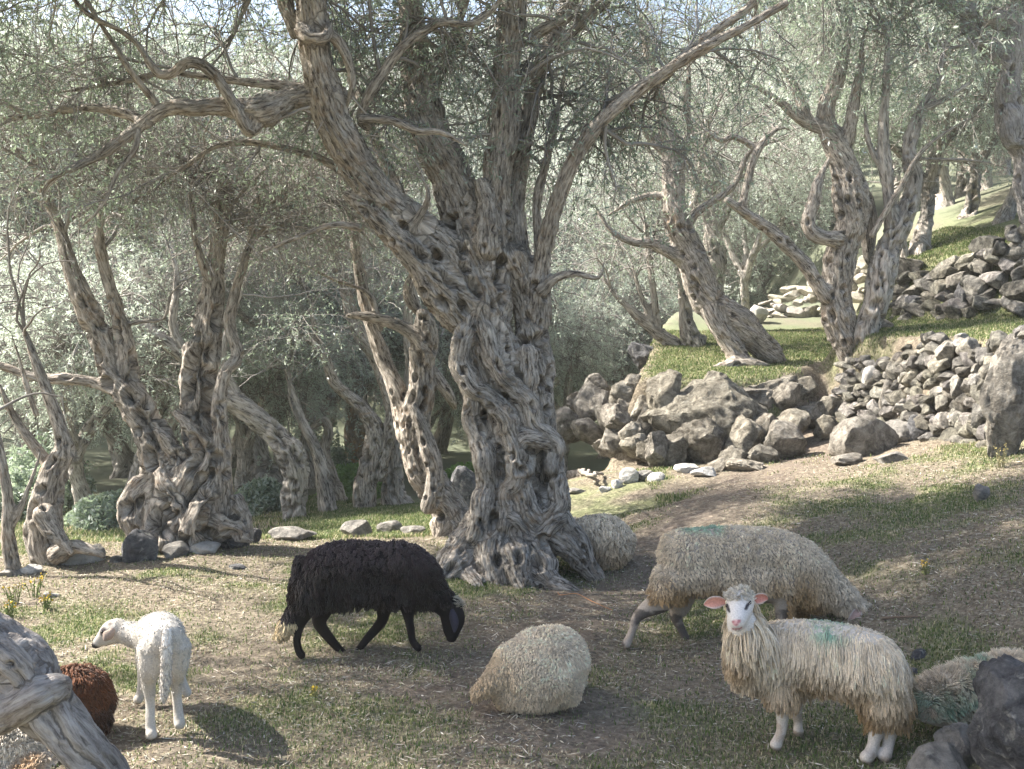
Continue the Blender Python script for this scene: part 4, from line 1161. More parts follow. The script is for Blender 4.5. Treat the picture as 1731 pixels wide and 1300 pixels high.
MID = [(150, 880, 17, 'pale crooked olive on the lawn seen left of the big dark block'), (215, 868, 19, 'thin slanting olive directly left of the holed twin trunk'), (405, 862, 19, 'small dark olive close behind the right root of the holed twin trunk'),
       (950, 712, 22, 'little crooked olive behind the pale rocks right of the great trunk'), (1000, 690, 26, 'bare olive rising from the gully left of the grassy shelf'),
       (1262, 520, 24, 'hazy olive in the gap between the leaning olive and the sawn limb'), (1195, 500, 30, 'faint olive seen between the two stems on the shelf'), (800, 760, 20, 'olive half seen in the gap just left of the great trunk'),
       (735, 770, 26, 'faint olive beyond the lopped top of the pale holed trunk'), (60, 840, 24, 'olive in the left distance under the low dark crown'), (1640, 400, 21, 'olive behind the top of the terrace wall near the right edge'), (1590, 410, 27, 'faint olive beyond the terrace wall below the thin bare limb'),
       (1555, 430, 19, 'bushy olive on the slope right behind the two stems of the pitted olive'), (1700, 372, 18, 'olive standing on the slope just inside the right edge'), (1665, 385, 24, 'olive higher on the slope above the big dark wall rock')]
MID += [(30, 868, 20, 'small olive beyond the stones close to the left edge of the frame'), (112, 850, 24, 'pale olive behind the dark twisted one, far across the lawn'), (262, 862, 22, 'olive standing right behind the fork of the holed twin trunk'),
        (335, 850, 27, 'hazy olive in the gap right of the holed twin trunk'), (478, 838, 25, 'olive far behind the pitted base of the curved trunk'), (540, 815, 30, 'faint olive between the two slim leaning trunks')]
r = np.random.default_rng(77)
for i, (px, py, Y, lb) in enumerate(MID):
    yg = ground_Y(px, py, Y - 4, Y + 8) or Y
    place_gen(i % 4, (px - CX) / FPX * yg, yg, r.uniform(0, 6.28), r.uniform(0.62, 0.82), lb, 'olives a little way off among the old trunks')
for px, Y, sc, k, lb in ((30, 17, 1.4, 1, 'tall olive whose crown closes the upper left corner'), (455, 19, 1.45, 0, 'tall thin olive behind the arch of the curved trunk'), ):
    place_gen(k, (px - CX) / FPX * Y, Y, r.uniform(0, 6.28), sc, lb, 'tall olives at the back of the grove on the left')
n = 0
pts = []
tries = 0
while n < 165 and tries < 30000:
    tries += 1
    y = 24 + 58 * r.random() ** 0.8
    x = r.uniform(-0.62, 0.62) * y
    if tries < 400: x, y = (r.uniform(8, 17), r.uniform(18.5, 30)) if tries % 2 else (-r.uniform(2, 15), r.uniform(19, 30))
    if any((x - a) ** 2 + (y - b) ** 2 < (2.35 + 0.02 * y) ** 2 for a, b in pts): continue
    pts.append((x, y)); n += 1
for i, (x, y) in enumerate(pts):
    near = y < 45
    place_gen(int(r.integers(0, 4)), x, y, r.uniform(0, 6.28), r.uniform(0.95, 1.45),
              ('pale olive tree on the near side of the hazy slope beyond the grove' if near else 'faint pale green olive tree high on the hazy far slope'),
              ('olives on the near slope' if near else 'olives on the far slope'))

# ------------------------------------------------------------------ sheep
def fleece(Vb, Nb, mask, n, r, Lf, colf, lift=0.6, grav=0.8, wave=0.0, wfreq=2.0, width=0.006, K=5, jit=0.25, clump=0.35, floor=None, cf=14.0, lock=14, lockamt=0.6):
    idx = np.where(mask)[0]
    k = r.choice(idx, n)
    p = Vb[k] + r.normal(size=(n, 3)) * 0.004
    nn = Nb[k]
    L = Lf(p) * r.uniform(0.75, 1.2, n)
    cl = np.stack([vnoise(p * cf, 71), vnoise(p * cf, 72), vnoise(p * cf, 73)], -1)
    d = nrm(nn + cl * clump + r.normal(size=(n, 3)) * jit)
    down = np.array([0, 0, -1.0])
    pts = np.empty((n, K, 3))
    pts[:, 0] = p - nn * 0.006
    side = nrm(np.cross(nn, down + 1e-3))
    ph = vnoise(p * 6, 75) * 6 + r.uniform(-0.6, 0.6, n)
    for j in range(1, K):
        t = j / (K - 1)
        dd = nrm(d * (lift * (1 - t) + 0.15 + (0.25 if grav < 0.3 else 0)) + down * grav * (0.35 + 0.65 * t) + nn * 0.05)
        pts[:, j] = pts[:, j - 1] + dd * (L / (K - 1))[:, None] + side * (wave * (L / (K - 1)) * np.sin(ph + wfreq * j))[:, None]
    M = max(20, n // lock)
    kd = kdtree.KDTree(M)
    for i in range(M): kd.insert(p[i], i)
    kd.balance()
    ow = np.array([kd.find(q)[1] for q in p])
    tt_ = (np.linspace(0, 1, K) ** 1.1)[None, :, None] * lockamt
    pts = pts + (pts[ow] - pts) * tt_
    if floor is not None:
        pts[:, :, 2] = np.maximum(pts[:, :, 2], floor + 0.006)
    taper = np.array([1.0, 1.0, 0.85, 0.6, 0.25] if K == 5 else np.linspace(1, 0.25, K) ** 0.7)
    rad = width * r.uniform(0.6, 1.3, n)[:, None] * taper[None]
    V, F = sweep(pts, rad, 3, flat=0.6)
    c = colf(p)
    c = c * (1 + 0.08 * r.normal(size=(n, 1))) * (1 + 0.10 * r.normal(size=(M, 1))[ow]) * (1 + 0.16 * vnoise(p * 25, 76)[:, None])
    tip = np.linspace(0.92, 1.08, K)[None, :, None, None]
    cols = np.broadcast_to(c[:, None, None, :] * tip, (n, K, 3, 3)).reshape(-1, 3)
    return V, F, np.clip(cols, 0.002, 0.95)

def dist(p, q):
    return np.linalg.norm(p - q, axis=1)

def blend(c, m, col):
    m = np.clip(m, 0, 1)[:, None]
    return c * (1 - m) + np.array(col) * m

class Sheep:
    def __init__(s, label, Y0, chains, hoof, voxel=0.009, smooth_it=8, name='sheep', cat='sheep'):
        yg = ground_Y(hoof[0], hoof[1], 3.0, 12) if hoof else None
        if yg: Y0 = yg - (hoof[2] if len(hoof) > 2 else 0)
        s.Y0 = Y0
        ch = [catmull(chain(c, Y0, 0.02), 0.012) for c in chains]
        V, F = join([chain_tube(c, 14) for c in ch])
        s.V, s.F = remesh(V, F, voxel, smooth_it)
        s.N = vnormals(s.V, s.F)
        b = s.V.mean(0).copy(); b[2] = s.V[:, 2].min()
        s.base = b
        s.zg = gz(b[0], b[1])
        s.root = empty(name, b, label, cat)
    def p(s, px, py, dy=0):
        return P(px, py, s.Y0 + dy)
    def body(s, cols, nz=0.0):
        V = s.V + s.N * (nz * fbm(s.V * 30, 2, 5))[:, None]
        return mesh('body', V, s.F, SKIN, s.root, cols=np.clip(cols, 0, 1))
    def wool(s, *a, name='fleece', mat=None, **k):
        V, F, c = fleece(s.V, s.N, *a, **k)
        return mesh(name, V, F, mat or WOOL, s.root, cols=c)
    def eye(s, q, rad):
        V, F = ICO[2]
        return mesh('eye', V * rad + q, F, EYE_M, s.root)
    def ear(s, pts, colout, colin, facing):
        """pts: (px,py,r,dy); a cupped leaf shape. facing: vector the inner side looks along"""
        c = chain(pts, s.Y0, 0.008)
        t, n, b = frames(c[None, :, :3])
        f = nrm(np.array(facing, float))[None]
        side = nrm(np.cross(t[0], f))
        fn = np.cross(side, t[0])
        K = len(c); M = 7
        u = np.linspace(-1, 1, M)
        rows = []
        for q, off in ((1, 0.0), (-1, 0.0035)):
            rows.append(c[:, None, :3] + side[:, None] * (c[:, 3:4, None] * u[None, :, None]) + fn[:, None] * (c[:, 3:4, None] * 0.55 * (u[None, :, None] ** 2)) - fn[:, None] * off)
        V = np.concatenate([rows[0].reshape(-1, 3), rows[1].reshape(-1, 3)])
        i = (np.arange(K - 1)[:, None] * M + np.arange(M - 1)[None]).ravel()
        F1 = np.stack([i, i + 1, i + M + 1, i + M], -1)
        F2 = F1[:, ::-1] + K * M
        e = []
        o = K * M
        for j in range(K - 1):
            e.append([j * M, (j + 1) * M, (j + 1) * M + o, j * M + o]); a = j * M + M - 1
            e.append([a, a + o, a + M + o, a + M])
        cin = np.array(colin)[None] * np.ones((K * M, 1)); uu = np.tile(np.abs(u), K)
        cin = blend(cin, sstep(0.6, 1.0, uu), colout)
        cols = np.vstack([cin, np.array(colout)[None] * np.ones((K * M, 1))])
        return mesh('ear', V, [F1, F2, np.array(e)], SKIN, s.root, cols=cols)

CREAM = np.array([0.73, 0.61, 0.455]); TAN = np.array([0.40, 0.26, 0.125]); WHITE = np.array([0.78, 0.71, 0.60]); GREEN = np.array([0.16, 0.42, 0.30])
SR = np.random.default_rng(5)

# 1. long haired ewe looking at the camera
s = Sheep('long haired cream sheep with pink ears and green back mark, looking straight at the camera', 4.4, [
    [(1290, 1098, 42, .12), (1340, 1094, 46, .06), (1410, 1103, 50, 0), (1470, 1118, 50, -.06), (1492, 1135, 42, -.08)],
    [(1285, 1112, 40, .12), (1350, 1106, 43, .06), (1420, 1112, 45, 0), (1482, 1134, 43, -.06)],
    [(1300, 1112, 44, .1), (1272, 1085, 36, .03), (1254, 1050, 27, -.02)], [(1270, 1120, 34, .08), (1258, 1090, 28, .0)],
    [(1252, 1016, 24, -.02), (1249, 1030, 22, -.07), (1247, 1043, 17.5, -.115), (1245.5, 1051, 14.5, -.14)], [(1250, 1038, 16, -.03), (1247, 1053, 13, -.10), (1246, 1060, 9, -.14)],
    [(1322, 1160, 22, .02), (1323, 1205, 12, .02), (1321, 1235, 9, .02), (1315, 1252, 9.5, .0), (1311, 1260, 11, -.01)],
    [(1342, 1155, 20, .17), (1345, 1198, 11, .18), (1349, 1220, 8, .18), (1349, 1232, 8.5, .17), (1350, 1237, 10, .16)],
    [(1490, 1170, 36, -.08), (1494, 1210, 22, -.08), (1482, 1235, 14, -.1), (1476, 1258, 10, -.11), (1470, 1275, 11, -.13), (1464, 1281, 12, -.15)],
    [(1505, 1175, 32, .0), (1508, 1212, 20, -.05), (1504, 1238, 13, -.08), (1501, 1260, 10, -.1), (1497, 1275, 11, -.12), (1494, 1281, 11, -.13)]],
    (1464, 1291, -.14), voxel=0.0075, smooth_it=6)
c = np.ones((len(s.V), 1)) * np.array([0.56, 0.50, 0.43])
top = s.p(0, 1150)[2]
face = s.p(1247, 1035, -.08)
c = blend(c, sstep(0.15, 0.09, dist(s.V, face)), (0.66, 0.625, 0.59))
def near2(V, qx, qy):
    return np.hypot(V[:, 0] / V[:, 1] * FPX + CX - qx, HY - (V[:, 2] - EYE) / V[:, 1] * FPX - qy)
fr = (dist(s.V, s.p(1246, 1045, -.1)) < 0.14) & (s.N[:, 1] < 0.1)
for qx, qy, rr_, cc in ((1244, 1053, 7.5, (0.70, 0.42, 0.42)), (1239.5, 1051, 3.6, (0.42, 0.16, 0.18)), (1249.5, 1050, 3.6, (0.42, 0.16, 0.18)), (1244.5, 1056, 2.6, (0.5, 0.22, 0.23)),
                        (1239, 1063, 3, (0.38, 0.2, 0.2)), (1244, 1064, 3, (0.38, 0.2, 0.2)), (1249, 1063, 3, (0.38, 0.2, 0.2)), (1253, 1061, 2.6, (0.38, 0.2, 0.2))):
    c = blend(c, sstep(rr_, rr_ * 0.5, near2(s.V, qx, qy)) * fr, cc)
for (ex, ey, pts) in ((1231, 1022, [(1229, 1024), (1231, 1029), (1233, 1035)]), (1265, 1019, [(1267, 1019), (1263, 1024), (1260, 1031)])):
    pts = [(a[0] + (b2[0] - a[0]) * f, a[1] + (b2[1] - a[1]) * f) for a, b2 in zip(pts[:-1], pts[1:]) for f in (0, .25, .5, .75)]
    for (qx, qy) in pts:
        near = np.hypot((s.V[:, 0] / s.V[:, 1] * FPX + CX - qx), (HY - (s.V[:, 2] - EYE) / s.V[:, 1] * FPX - qy))
        m = sstep(3.4, 1.8, near) * (dist(s.V, s.p(qx, qy, -.09)) < 0.13) * (s.N[:, 1] < 0.35)
        c = blend(c, m * 0.9, (0.05, 0.045, 0.05))
hoofm = sstep(0.035, 0.02, s.V[:, 2] - s.V[:, 2].min())
c = blend(c, hoofm * 0.8, (0.22, 0.17, 0.13))
c = blend(c, sstep(0.05, 0.3, fbm(s.V * 18, 3, 6)) * (s.V[:, 2] < s.p(0, 1190)[2]) * 0.55, (0.30, 0.22, 0.15))
s.body(c)
for ex, ey in ((1229, 1023), (1267, 1018.5)):
    q = s.p(ex, ey, -.085)
    j = np.argmin(np.hypot(s.V[:, 0] / s.V[:, 1] * FPX + CX - ex, HY - (s.V[:, 2] - EYE) / s.V[:, 1] * FPX - ey) + (s.V[:, 1] - s.Y0 + .1) * 12)
    s.eye(s.V[j] - s.N[j] * 0.003, 0.0095)
s.ear([(1226, 1018, 4, -.03), (1216, 1017, 9, -.035), (1204, 1018, 10.5, -.04), (1196, 1020, 7, -.04), (1190, 1022, 1.5, -.04)], (0.70, 0.62, 0.57), (0.62, 0.30, 0.23), (0, -1, 0.1))
s.ear([(1270, 1017, 5, -.03), (1279, 1012, 9, -.035), (1288, 1010, 9, -.035), (1294, 1011, 6, -.03), (1298, 1013, 1.5, -.03)], (0.70, 0.62, 0.56), (0.55, 0.24, 0.20), (-.2, -1, -.1))
zt, zb = s.p(0, 1060)[2], s.p(0, 1215)[2]
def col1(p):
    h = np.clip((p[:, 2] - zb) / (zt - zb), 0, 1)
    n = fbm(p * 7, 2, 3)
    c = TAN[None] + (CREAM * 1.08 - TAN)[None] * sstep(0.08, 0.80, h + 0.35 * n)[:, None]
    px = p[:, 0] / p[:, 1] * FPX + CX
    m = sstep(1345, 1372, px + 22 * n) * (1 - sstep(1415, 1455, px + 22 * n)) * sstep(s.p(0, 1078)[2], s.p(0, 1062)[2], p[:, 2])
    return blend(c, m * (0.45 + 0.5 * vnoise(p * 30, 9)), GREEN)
px_ = s.V[:, 0] / s.V[:, 1] * FPX + CX
py_ = HY - (s.V[:, 2] - EYE) / s.V[:, 1] * FPX
head = (dist(s.V, face) < 0.105) | ((py_ < 1068) & (px_ < 1290) & (s.V[:, 1] < s.Y0 + 0.02))
legs = s.V[:, 2] < s.p(0, 1182)[2]
hindw = (px_ > 1440) & (py_ < 1218)
wm = (~head) & ((~legs) | hindw)
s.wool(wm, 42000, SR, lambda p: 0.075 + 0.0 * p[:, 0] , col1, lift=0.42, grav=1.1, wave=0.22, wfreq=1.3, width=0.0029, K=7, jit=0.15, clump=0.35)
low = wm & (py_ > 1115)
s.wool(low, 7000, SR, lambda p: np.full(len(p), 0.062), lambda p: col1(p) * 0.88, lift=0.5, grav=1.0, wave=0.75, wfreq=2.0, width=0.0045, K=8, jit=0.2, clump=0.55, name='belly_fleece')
s.wool((px_ > 1238) & (dist(s.V, s.p(1275, 1050, 0)) < 0.11) & (~(dist(s.V, face) < 0.09)), 1400, SR, lambda p: np.full(len(p), 0.10), lambda p: np.ones((len(p), 1)) * CREAM, lift=0.45, grav=1.0, wave=0.1, width=0.0045, K=7, jit=0.15, name='neck_locks')
s.wool((py_ < 1014) & (px_ < 1285), 900, SR, lambda p: np.full(len(p), 0.028), lambda p: np.ones((len(p), 1)) * WHITE * 0.98, lift=0.9, grav=0.12, wave=0.35, width=0.003, jit=0.45, clump=0.6, name='forelock')

# 2. big cream sheep grazing behind
s = Sheep('big cream sheep grazing behind the long haired one, pale green smudge on its rump', 6.0, [
    [(1148, 938, 42, 0), (1210, 934, 43, 0), (1280, 934, 42, 0), (1335, 945, 42, 0), (1375, 970, 36, 0), (1412, 1000, 26, 0), (1442, 1025, 19, 0), (1456, 1040, 17, 0)],
    [(1150, 968, 44, 0), (1215, 968, 44, 0), (1290, 972, 46, 0), (1340, 982, 40, 0), (1385, 1002, 28, 0)],
    [(1455, 1035, 18, 0), (1466, 1060, 17, 0), (1472, 1085, 13, 0), (1476, 1105, 10, 0)],
    [(1135, 985, 36, -.06), (1115, 1015, 22, -.08), (1090, 1032, 13, -.08), (1076, 1045, 9, -.08), (1068, 1068, 7, -.08), (1061, 1084, 8, -.08), (1058, 1090, 9, -.09)],
    [(1150, 990, 36, .1), (1148, 1025, 20, .1), (1143, 1042, 11, .1), (1153, 1066, 7.5, .1), (1162, 1084, 8, .1), (1168, 1089, 8.5, .09)],
    [(1325, 1000, 22, -.06), (1322, 1045, 11, -.06), (1318, 1085, 8, -.06), (1316, 1095, 9, -.06)], [(1345, 1000, 20, .1), (1350, 1045, 10, .1), (1352, 1082, 8, .1), (1352, 1088, 9, .1)]],
    (1058, 1098, -.09), voxel=0.010, smooth_it=6)
c = np.ones((len(s.V), 1)) * np.array([0.40, 0.34, 0.28])
c = blend(c, sstep(-0.1, 0.25, fbm(s.V * 16, 3, 8)) * 0.9 * (s.V[:, 2] < s.p(0, 1022)[2]), (0.10, 0.085, 0.075))
s.body(c)
px_ = s.V[:, 0] / s.V[:, 1] * FPX + CX
py_ = HY - (s.V[:, 2] - EYE) / s.V[:, 1] * FPX
zt, zb = s.p(0, 895)[2], s.p(0, 1030)[2]
S2 = s
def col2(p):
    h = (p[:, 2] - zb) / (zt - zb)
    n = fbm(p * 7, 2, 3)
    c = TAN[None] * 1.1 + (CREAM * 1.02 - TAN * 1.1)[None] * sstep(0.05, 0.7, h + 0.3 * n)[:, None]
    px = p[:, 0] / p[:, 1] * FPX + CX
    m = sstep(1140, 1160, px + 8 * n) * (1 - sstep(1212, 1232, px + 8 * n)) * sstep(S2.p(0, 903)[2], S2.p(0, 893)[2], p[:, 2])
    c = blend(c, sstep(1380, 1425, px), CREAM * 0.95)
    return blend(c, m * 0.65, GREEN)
wm = (py_ < 1004) | ((px_ > 1330) & (py_ < 1050) & (px_ < 1466)) | ((px_ > 1100) & (px_ < 1160) & (py_ < 1018))
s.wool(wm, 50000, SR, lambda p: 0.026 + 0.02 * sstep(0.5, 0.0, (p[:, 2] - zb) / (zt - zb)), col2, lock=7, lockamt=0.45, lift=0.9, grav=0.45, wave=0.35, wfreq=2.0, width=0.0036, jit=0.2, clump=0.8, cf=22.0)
s.eye(s.p(1462, 1052, -.06), 0.008)
s.ear([(1452, 1030, 5, -.07), (1446, 1040, 9, -.1), (1440, 1050, 8, -.11), (1436, 1058, 2, -.11)], (0.55, 0.48, 0.4), (0.45, 0.3, 0.25), (-.2, -1, 0))

# 3. black sheep grazing
s = Sheep('black shaggy sheep grazing with a white tipped tail and pale poll', 5.75, [
    [(545, 962, 38, 0), (600, 955, 40, 0), (660, 957, 39, 0), (700, 970, 36, 0), (725, 990, 30, 0)],
    [(545, 990, 34, 0), (620, 990, 37, 0), (690, 995, 36, 0)],
    [(712, 985, 34, 0), (742, 1012, 24, 0), (762, 1034, 17, 0)],
    [(762, 1032, 19, 0), (768, 1046, 19, 0), (766, 1062, 14.5, 0), (763, 1078, 10, 0)], [(757, 1045, 13, 0), (758, 1068, 9, 0)],
    [(528, 1000, 30, -.06), (512, 1040, 15, -.07), (506, 1058, 9.5, -.07), (502, 1082, 7, -.08), (506, 1102, 7, -.08), (511, 1108, 7.5, -.08)],
    [(550, 1005, 30, .08), (542, 1038, 17, .08), (541, 1056, 11, .08), (558, 1080, 8.5, .08), (572, 1096, 7, .08), (580, 1104, 7.5, .07)],
    [(652, 1005, 22, .08), (648, 1040, 11, .08), (643, 1054, 9.5, .08), (622, 1078, 7.5, .08), (609, 1095, 6.5, .08), (606, 1102, 7.5, .07)],
    [(688, 1005, 20, -.07), (691, 1045, 9, -.07), (694, 1062, 7.5, -.07), (697, 1082, 6.5, -.07), (703, 1091, 7, -.08), (708, 1096, 7, -.08)]],
    (511, 1116, -.08), voxel=0.009, smooth_it=6)
BL = np.array([0.014, 0.011, 0.011])
c = np.ones((len(s.V), 1)) * BL
S3 = s
s.body(c)
px_ = s.V[:, 0] / s.V[:, 1] * FPX + CX
py_ = HY - (s.V[:, 2] - EYE) / s.V[:, 1] * FPX
zt = s.p(0, 925)[2]
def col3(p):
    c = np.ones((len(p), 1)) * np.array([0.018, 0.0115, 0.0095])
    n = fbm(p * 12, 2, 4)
    return blend(c, sstep(0.14, 0.0, zt - p[:, 2] + 0.05 * n) * 0.8, (0.060, 0.042, 0.046))  # paler purplish back: its rim-lit sheen is put into the wool colour
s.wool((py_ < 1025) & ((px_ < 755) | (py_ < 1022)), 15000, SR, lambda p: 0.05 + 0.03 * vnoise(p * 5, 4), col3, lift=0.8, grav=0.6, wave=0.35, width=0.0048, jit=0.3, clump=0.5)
s.wool((dist(s.V, s.p(772, 1016, 0)) < 0.045), 160, SR, lambda p: np.full(len(p), 0.04), lambda p: np.ones((len(p), 1)) * np.array([0.55, 0.48, 0.36]), lift=0.9, grav=0.2, width=0.004, jit=0.4, name='poll_tuft')
s.ear([(762, 1030, 4, -.055), (764, 1040, 7, -.075), (767, 1052, 7.5, -.08), (768, 1062, 5, -.08), (768, 1069, 1.5, -.08)], (0.045, 0.042, 0.058), (0.03, 0.025, 0.03), (0.3, 1, 0))  # bluish outer ear colour is a painted highlight
s.eye(s.p(775, 1050, -.04), 0.008)
tc = [wobble(chain([(508, 945, 9, -.02), (500, 985, 10, -.04), (497, 1025, 11, -.06), (490, 1046, 13, -.08), (481, 1062, 13, -.09), (474, 1072, 7, -.09)], s.Y0, 0.02), 0.05, 3, 4)]
V, F = join([chain_tube(q) for q in tc])
V, F = remesh(V, F, 0.009, 3)
zt3 = s.p(0, 1040)[2]
tcol = np.where(V[:, 2:3] > zt3, BL[None], np.array([[0.66, 0.55, 0.36]]))
tail = mesh('tail', V, F, SKIN, s.root, cols=tcol)
V2, F2, c2 = fleece(V, vnormals(V, F), np.ones(len(V), bool), 3200, SR, lambda p: np.where(p[:, 2] > zt3, 0.035, 0.045), lambda p: np.where(p[:, 2:3] > zt3, np.array([[0.035, 0.026, 0.026]]), np.array([[0.78, 0.62, 0.38]])), lift=0.6, grav=0.9, wave=0.4, width=0.004, jit=0.3)
mesh('tail_wool', V2, F2, WOOL, s.root, cols=c2)

# 4. white lamb seen from behind
s = Sheep('white short haired lamb seen from behind, its black nosed head turned left', 4.6, [
    [(281, 1082, 31, -.06), (276, 1073, 34, .06), (268, 1069, 34, .2), (258, 1071, 32, .36), (250, 1080, 27, .44)],
    [(272, 1100, 28, .05), (262, 1098, 27, .3)],
    [(252, 1078, 25, .42), (230, 1073, 22, .42), (207, 1068, 18, .42)],
    [(200, 1062, 17, .42), (187, 1064, 15.5, .42), (176, 1075, 12, .42), (165, 1087, 9, .42), (161, 1090, 7.5, .42)], [(196, 1074, 13, .42), (178, 1084, 9, .42)],
    [(258, 1095, 27, -.05), (254, 1128, 19, -.06), (252, 1155, 12, -.04), (254, 1185, 8.5, -.03), (254, 1215, 8.5, -.05), (255, 1236, 9.5, -.06), (256, 1243, 10, -.08)],
    [(298, 1095, 26, -.03), (300, 1128, 18, -.03), (299, 1152, 11, 0), (299, 1175, 8.5, .02), (301, 1200, 8.5, .02), (303, 1219, 9.5, .01), (304, 1225, 10, 0)],
    [(246, 1105, 17, .38), (243, 1135, 11, .38), (240, 1160, 8, .38), (236, 1178, 8, .37), (233, 1183, 9, .36)],
    [(288, 1105, 17, .38), (300, 1135, 10, .38), (309, 1155, 8, .38), (314, 1167, 8, .38), (317, 1172, 8, .38)]],
    (256, 1254, -.08), voxel=0.0075, smooth_it=6, name='lamb', cat='lamb')
c = np.ones((len(s.V), 1)) * np.array([0.50, 0.47, 0.42])
c = blend(c, sstep(0.035, 0.022, dist(s.V, s.p(161, 1092, .42))), (0.015, 0.013, 0.013))
c = blend(c, sstep(0.03, 0.018, dist(s.V, s.p(173, 1068, .38))), (0.07, 0.06, 0.06))
c = blend(c, sstep(0.02, 0.012, dist(s.V, s.p(184, 1053, .38))), (0.2, 0.17, 0.15))
c = blend(c, sstep(0.018, 0.006, s.V[:, 2] - s.V[:, 2].min()) , (0.05, 0.045, 0.04))
c = blend(c, sstep(0.45, 0.6, vnoise(s.V * 42, 12)) * 0.5, (0.5, 0.44, 0.36))
s.body(c)
s.eye(s.p(173, 1068, .385), 0.008)
s.ear([(190, 1062, 4, .36), (186, 1069, 8, .34), (180, 1077, 8.5, .33), (176, 1083, 2, .33)], (0.30, 0.24, 0.20), (0.42, 0.30, 0.26), (0, 1, 0.2))
px_ = s.V[:, 0] / s.V[:, 1] * FPX + CX
tc = chain([(283, 1068, 9, -.16), (282, 1100, 9.5, -.19), (280, 1140, 9, -.18), (278, 1168, 8, -.17), (275, 1184, 5, -.17)], s.Y0, 0.02)
V, F = chain_tube(tc)
V, F = remesh(V, F, 0.008, 3)
mesh('tail', V, F, SKIN, s.root, cols=np.ones((len(V), 1)) * np.array([0.70, 0.66, 0.60]))
V2, F2, c2 = fleece(V, vnormals(V, F), np.ones(len(V), bool), 1500, SR, lambda p: np.full(len(p), 0.014), lambda p: np.ones((len(p), 1)) * np.array([0.52, 0.48, 0.43]), lock=3, lockamt=0.3, lift=0.5, grav=0.9, width=0.0026, jit=0.2)
mesh('tail_wool', V2, F2, WOOL, s.root, cols=c2)
s.wool((s.V[:, 2] > s.p(0, 1175)[2]) & (px_ > 192), 16000, SR, lambda p: np.full(len(p), 0.009), lambda p: np.ones((len(p), 1)) * np.array([0.54, 0.51, 0.46]), lock=4, lockamt=0.25, lift=0.8, grav=0.4, width=0.0024, jit=0.3, clump=0.4)

# 5..9 lying sheep
def lying(label, Y0, chains, hoof, n, Lf, colf, basecol, width=0.005, lift=0.85, grav=0.35, wave=0.25, lock=10, lockamt=0.5, headcol=None, clump=0.6, cf=16.0, jit=0.25, wmask=None):
    s = Sheep(label, Y0, chains, hoof, voxel=0.011, smooth_it=8)
    s.V[:, 2] = np.maximum(s.V[:, 2], s.zg - 0.02)
    s.body(np.ones((len(s.V), 1)) * np.array(basecol))
    m = s.V[:, 2] > s.zg - 0.005
    if wmask is not None: m &= wmask(s)
    s.wool(m, n, SR, Lf, lambda p: colf(s, p), lift=lift, grav=grav, wave=wave, width=width, clump=clump, cf=cf, jit=jit, floor=s.zg, lock=lock, lockamt=lockamt)
    return s
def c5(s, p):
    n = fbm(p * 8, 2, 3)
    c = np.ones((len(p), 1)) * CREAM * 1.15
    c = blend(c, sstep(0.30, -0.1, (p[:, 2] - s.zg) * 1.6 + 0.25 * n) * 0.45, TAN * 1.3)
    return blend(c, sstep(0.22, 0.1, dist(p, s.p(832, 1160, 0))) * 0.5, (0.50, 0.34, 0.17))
lying('cream sheep curled up asleep on the turf in the middle foreground', 4.95, [
    [(858, 1152, 38, .05), (888, 1138, 52, .05), (925, 1132, 56, .06), (948, 1125, 44, .1)], [(900, 1105, 40, .10), (948, 1102, 40, .14), (962, 1125, 34, .1)], [(925, 1092, 32, .1), (945, 1090, 28, .12)], [(862, 1125, 34, .05), (890, 1112, 36, .05)],
    [(862, 1168, 34, .03), (905, 1170, 34, .02), (958, 1160, 32, .06)], [(868, 1120, 30, .05), (848, 1145, 28, .03)], [(852, 1140, 24, .0), (826, 1158, 15, -.02), (808, 1172, 10, -.02), (804, 1180, 6, -.02)], [(955, 1130, 30, .2), (972, 1142, 18, .3), (970, 1160, 14, .38), (960, 1168, 9, .44)]],
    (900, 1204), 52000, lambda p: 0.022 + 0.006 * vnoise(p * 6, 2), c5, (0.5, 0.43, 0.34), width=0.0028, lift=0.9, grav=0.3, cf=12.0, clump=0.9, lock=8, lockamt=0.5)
lying('cream sheep lying half hidden behind the foot of the great trunk', 8.15, [
    [(985, 915, 36, .1), (1020, 910, 38, .05), (1042, 922, 34, .0)], [(1035, 935, 28, 0), (1000, 940, 30, .1)], [(975, 900, 20, .2), (955, 890, 14, .3), (945, 905, 10, .35)]],
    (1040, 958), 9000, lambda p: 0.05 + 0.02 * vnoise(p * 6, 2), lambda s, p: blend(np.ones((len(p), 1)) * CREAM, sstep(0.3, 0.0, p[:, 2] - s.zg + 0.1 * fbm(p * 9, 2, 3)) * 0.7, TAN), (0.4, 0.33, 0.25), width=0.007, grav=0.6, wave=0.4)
def c7(s, p):
    n = fbm(p * 9, 2, 3)
    c = blend(np.ones((len(p), 1)) * np.array([0.115, 0.045, 0.020]), sstep(0.0, 0.4, n), (0.05, 0.022, 0.013))
    d = np.abs((p[:, 0] - s.p(135, 0)[0]) - (s.p(0, 1185)[2] - p[:, 2]) * 0.6 + 0.01 * n) + 9 * (p[:, 1] > s.Y0 + 0.02)
    return blend(c, sstep(0.030, 0.012, d) * (p[:, 2] < s.p(0, 1180)[2]) * 0.85, (0.50, 0.37, 0.27))
lying('rusty brown sheep lying behind the grey root trunk, pale streak on its flank', 4.75, [
    [(100, 1176, 40, .05), (132, 1172, 44, .05), (156, 1188, 36, .05)], [(148, 1212, 40, .02), (110, 1210, 42, .02)], [(85, 1170, 24, .15), (60, 1180, 18, .2), (45, 1200, 12, .2)]],
    (150, 1252), 12000, lambda p: 0.045 + 0.02 * vnoise(p * 6, 2), c7, (0.08, 0.035, 0.02), width=0.0042, grav=0.5, wave=0.4)
